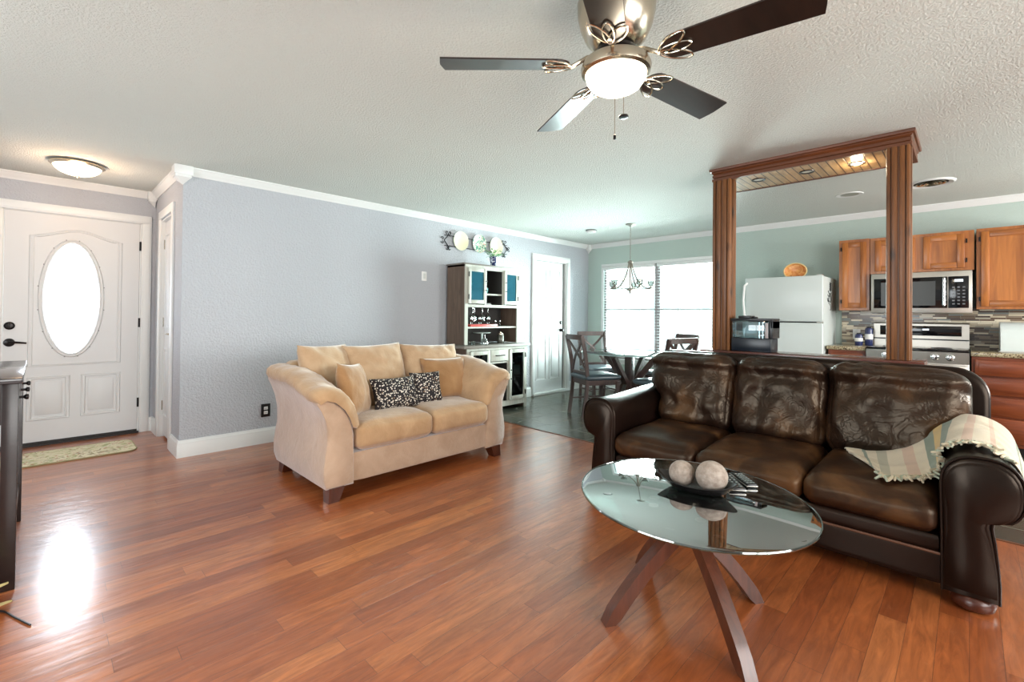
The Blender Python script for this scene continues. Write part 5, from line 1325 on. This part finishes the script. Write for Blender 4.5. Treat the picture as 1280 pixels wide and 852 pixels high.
# refrigerator
t = thing('refrigerator', 'white top freezer refrigerator against the kitchen wall', 'refrigerator', (6.2, 1.5, 0))
b = BM(); box(b, 5.90, 6.53, 1.115, 1.885, .04, 1.655, .008); obj('body', b, M['fridge'], t)
for z0, z1, nm in ((1.16, 1.66, 'freezer_door'), (.09, 1.148, 'main_door')):
    b = BM(); box(b, 5.835, 5.897, 1.11, 1.89, z0, z1, .012, 3); d = obj(nm, b, M['fridge'], t)
    b = BM(); zz = (1.20, 1.60) if nm[0] == 'f' else (.62, 1.10)
    tube(b, [(5.84, 1.865, zz[0]), (5.80, 1.885, zz[0]+.03), (5.785, 1.892, (zz[0]+zz[1])/2), (5.80, 1.885, zz[1]-.03), (5.84, 1.865, zz[1])], .012, 8); obj('handle', b, M['plaswhite'], d)
b = BM(); box(b, 5.895, 5.902, 1.12, 1.88, 1.148, 1.162); obj('door_gasket', b, M['dark'], t)
b = BM(); box(b, 5.85, 5.93, 1.12, 1.17, 1.149, 1.159); box(b, 5.85, 5.93, 1.12, 1.17, 1.66, 1.668); obj('hinge', b, M['steel'], t)
b = BM(); box(b, 5.91, 5.93, 1.12, 1.88, 0, .08); box(b, 6.45, 6.5, 1.15, 1.85, 0, .05); obj('toe_grille', b, M['black'], t)
# scripted vinyl lettering running down the side panel
b = BM(); yy = 1.1135
def stroke(pts, r_=.004): tube(b, [(x, yy, z) for x, z in spline([(p[0], 0, p[1]) for p in pts], 5) for x, z in [(x, z)]] if False else [(p.x, yy, p.z) for p in spline([(q[0], 0, q[1]) for q in pts], 5)], r_, 5)
for k, z in enumerate((1.585, 1.562, 1.539, 1.516)): stroke([(6.17, z+.008), (6.23, z+.006), (6.22, z-.006), (6.175, z-.008)], .006)
stroke([(6.10, 1.50), (6.16, 1.47), (6.22, 1.44), (6.24, 1.40), (6.18, 1.38), (6.12, 1.41), (6.16, 1.45), (6.22, 1.48)], .005)
stroke([(6.08, 1.46), (6.14, 1.43), (6.10, 1.38), (6.06, 1.42)], .004)
stroke([(6.12, 1.37), (6.20, 1.35), (6.24, 1.31), (6.20, 1.29)], .003)
obj('side_lettering', b, M['black'], t)
# amber dish on the fridge
t = thing('oval_dish', 'orange oval dish standing on top of the refrigerator', 'dish', (6.3, 1.47, 1.657))
b = BM(); lathe(b, [(.001, .012), (.7, .010), (.85, -.004), (1, -.02), (.97, -.026), (.8, -.010), (.001, -.002)], (6.30, 1.475, 1.755), 40, 'x', .12, .092)
obj('dish_body', b, M['amber'], t)
b = BM(); tube(b, [(6.275, 1.475+.119*math.cos(2*PI*k/40), 1.755+.091*math.sin(2*PI*k/40)) for k in range(40)], .007, 6, True); obj('rim', b, plain('straw_rim', srgb(226, 196, 138), .5), t)
b = BM(); box(b, 6.25, 6.34, 1.43, 1.44, 1.656, 1.70, .002); box(b, 6.25, 6.34, 1.51, 1.52, 1.656, 1.70, .002); box(b, 6.33, 6.34, 1.43, 1.52, 1.656, 1.665); obj('easel', b, M['oak'], t)
# counter-top water tank appliance on the half wall ledge
t = thing('countertop_ice_maker', 'black countertop appliance with clear tank on the half wall ledge', 'appliance', (3.925, 1.205, .937))
y0, y1 = 1.047, 1.342
b = BM(); box(b, 3.835, 4.015, y0+.012, y1, .938, 1.041, .006); obj('base', b, plain('navy_black_plastic', srgb(16, 24, 34), .3), t)
b = BM(); box(b, 3.840, 4.010, y0+.05, y1-.004, 1.042, 1.174, .004); obj('clear_tank', b, thin_glass('smoky_tank', (.45, .55, .58, 1), 1.5, .02, .02), t)
b = BM(); box(b, 3.830, 4.020, y0, y1+.004, 1.175, 1.193, .004); l_ = obj('lid', b, M['black'], t)
b = BM(); box(b, 3.865, 3.965, 1.205, 1.302, 1.192, 1.214, .006); box(b, 3.885, 3.945, 1.18, 1.198, 1.192, 1.206, .004); obj('lid_handle', b, M['black'], l_)
b = BM(); box(b, 3.835, 4.015, y0, y0+.028, 1.042, 1.174, .003); box(b, 3.835, 4.015, y0, y0+.012, 1.12, 1.17); obj('side_column', b, M['black'], t)
b = BM(); box(b, 3.831, 3.836, y0+.030, y0+.050, 1.045, 1.16, .001); obj('label_strip', b, plain('pale_label', srgb(170, 160, 160), .5), t)
b = BM()
for y in (1.312, 1.331, 1.141, 1.117): box(b, 3.855, 3.995, y, y+.006, 1.04, 1.165)
obj('tank_rib', b, M['chrome'], t)
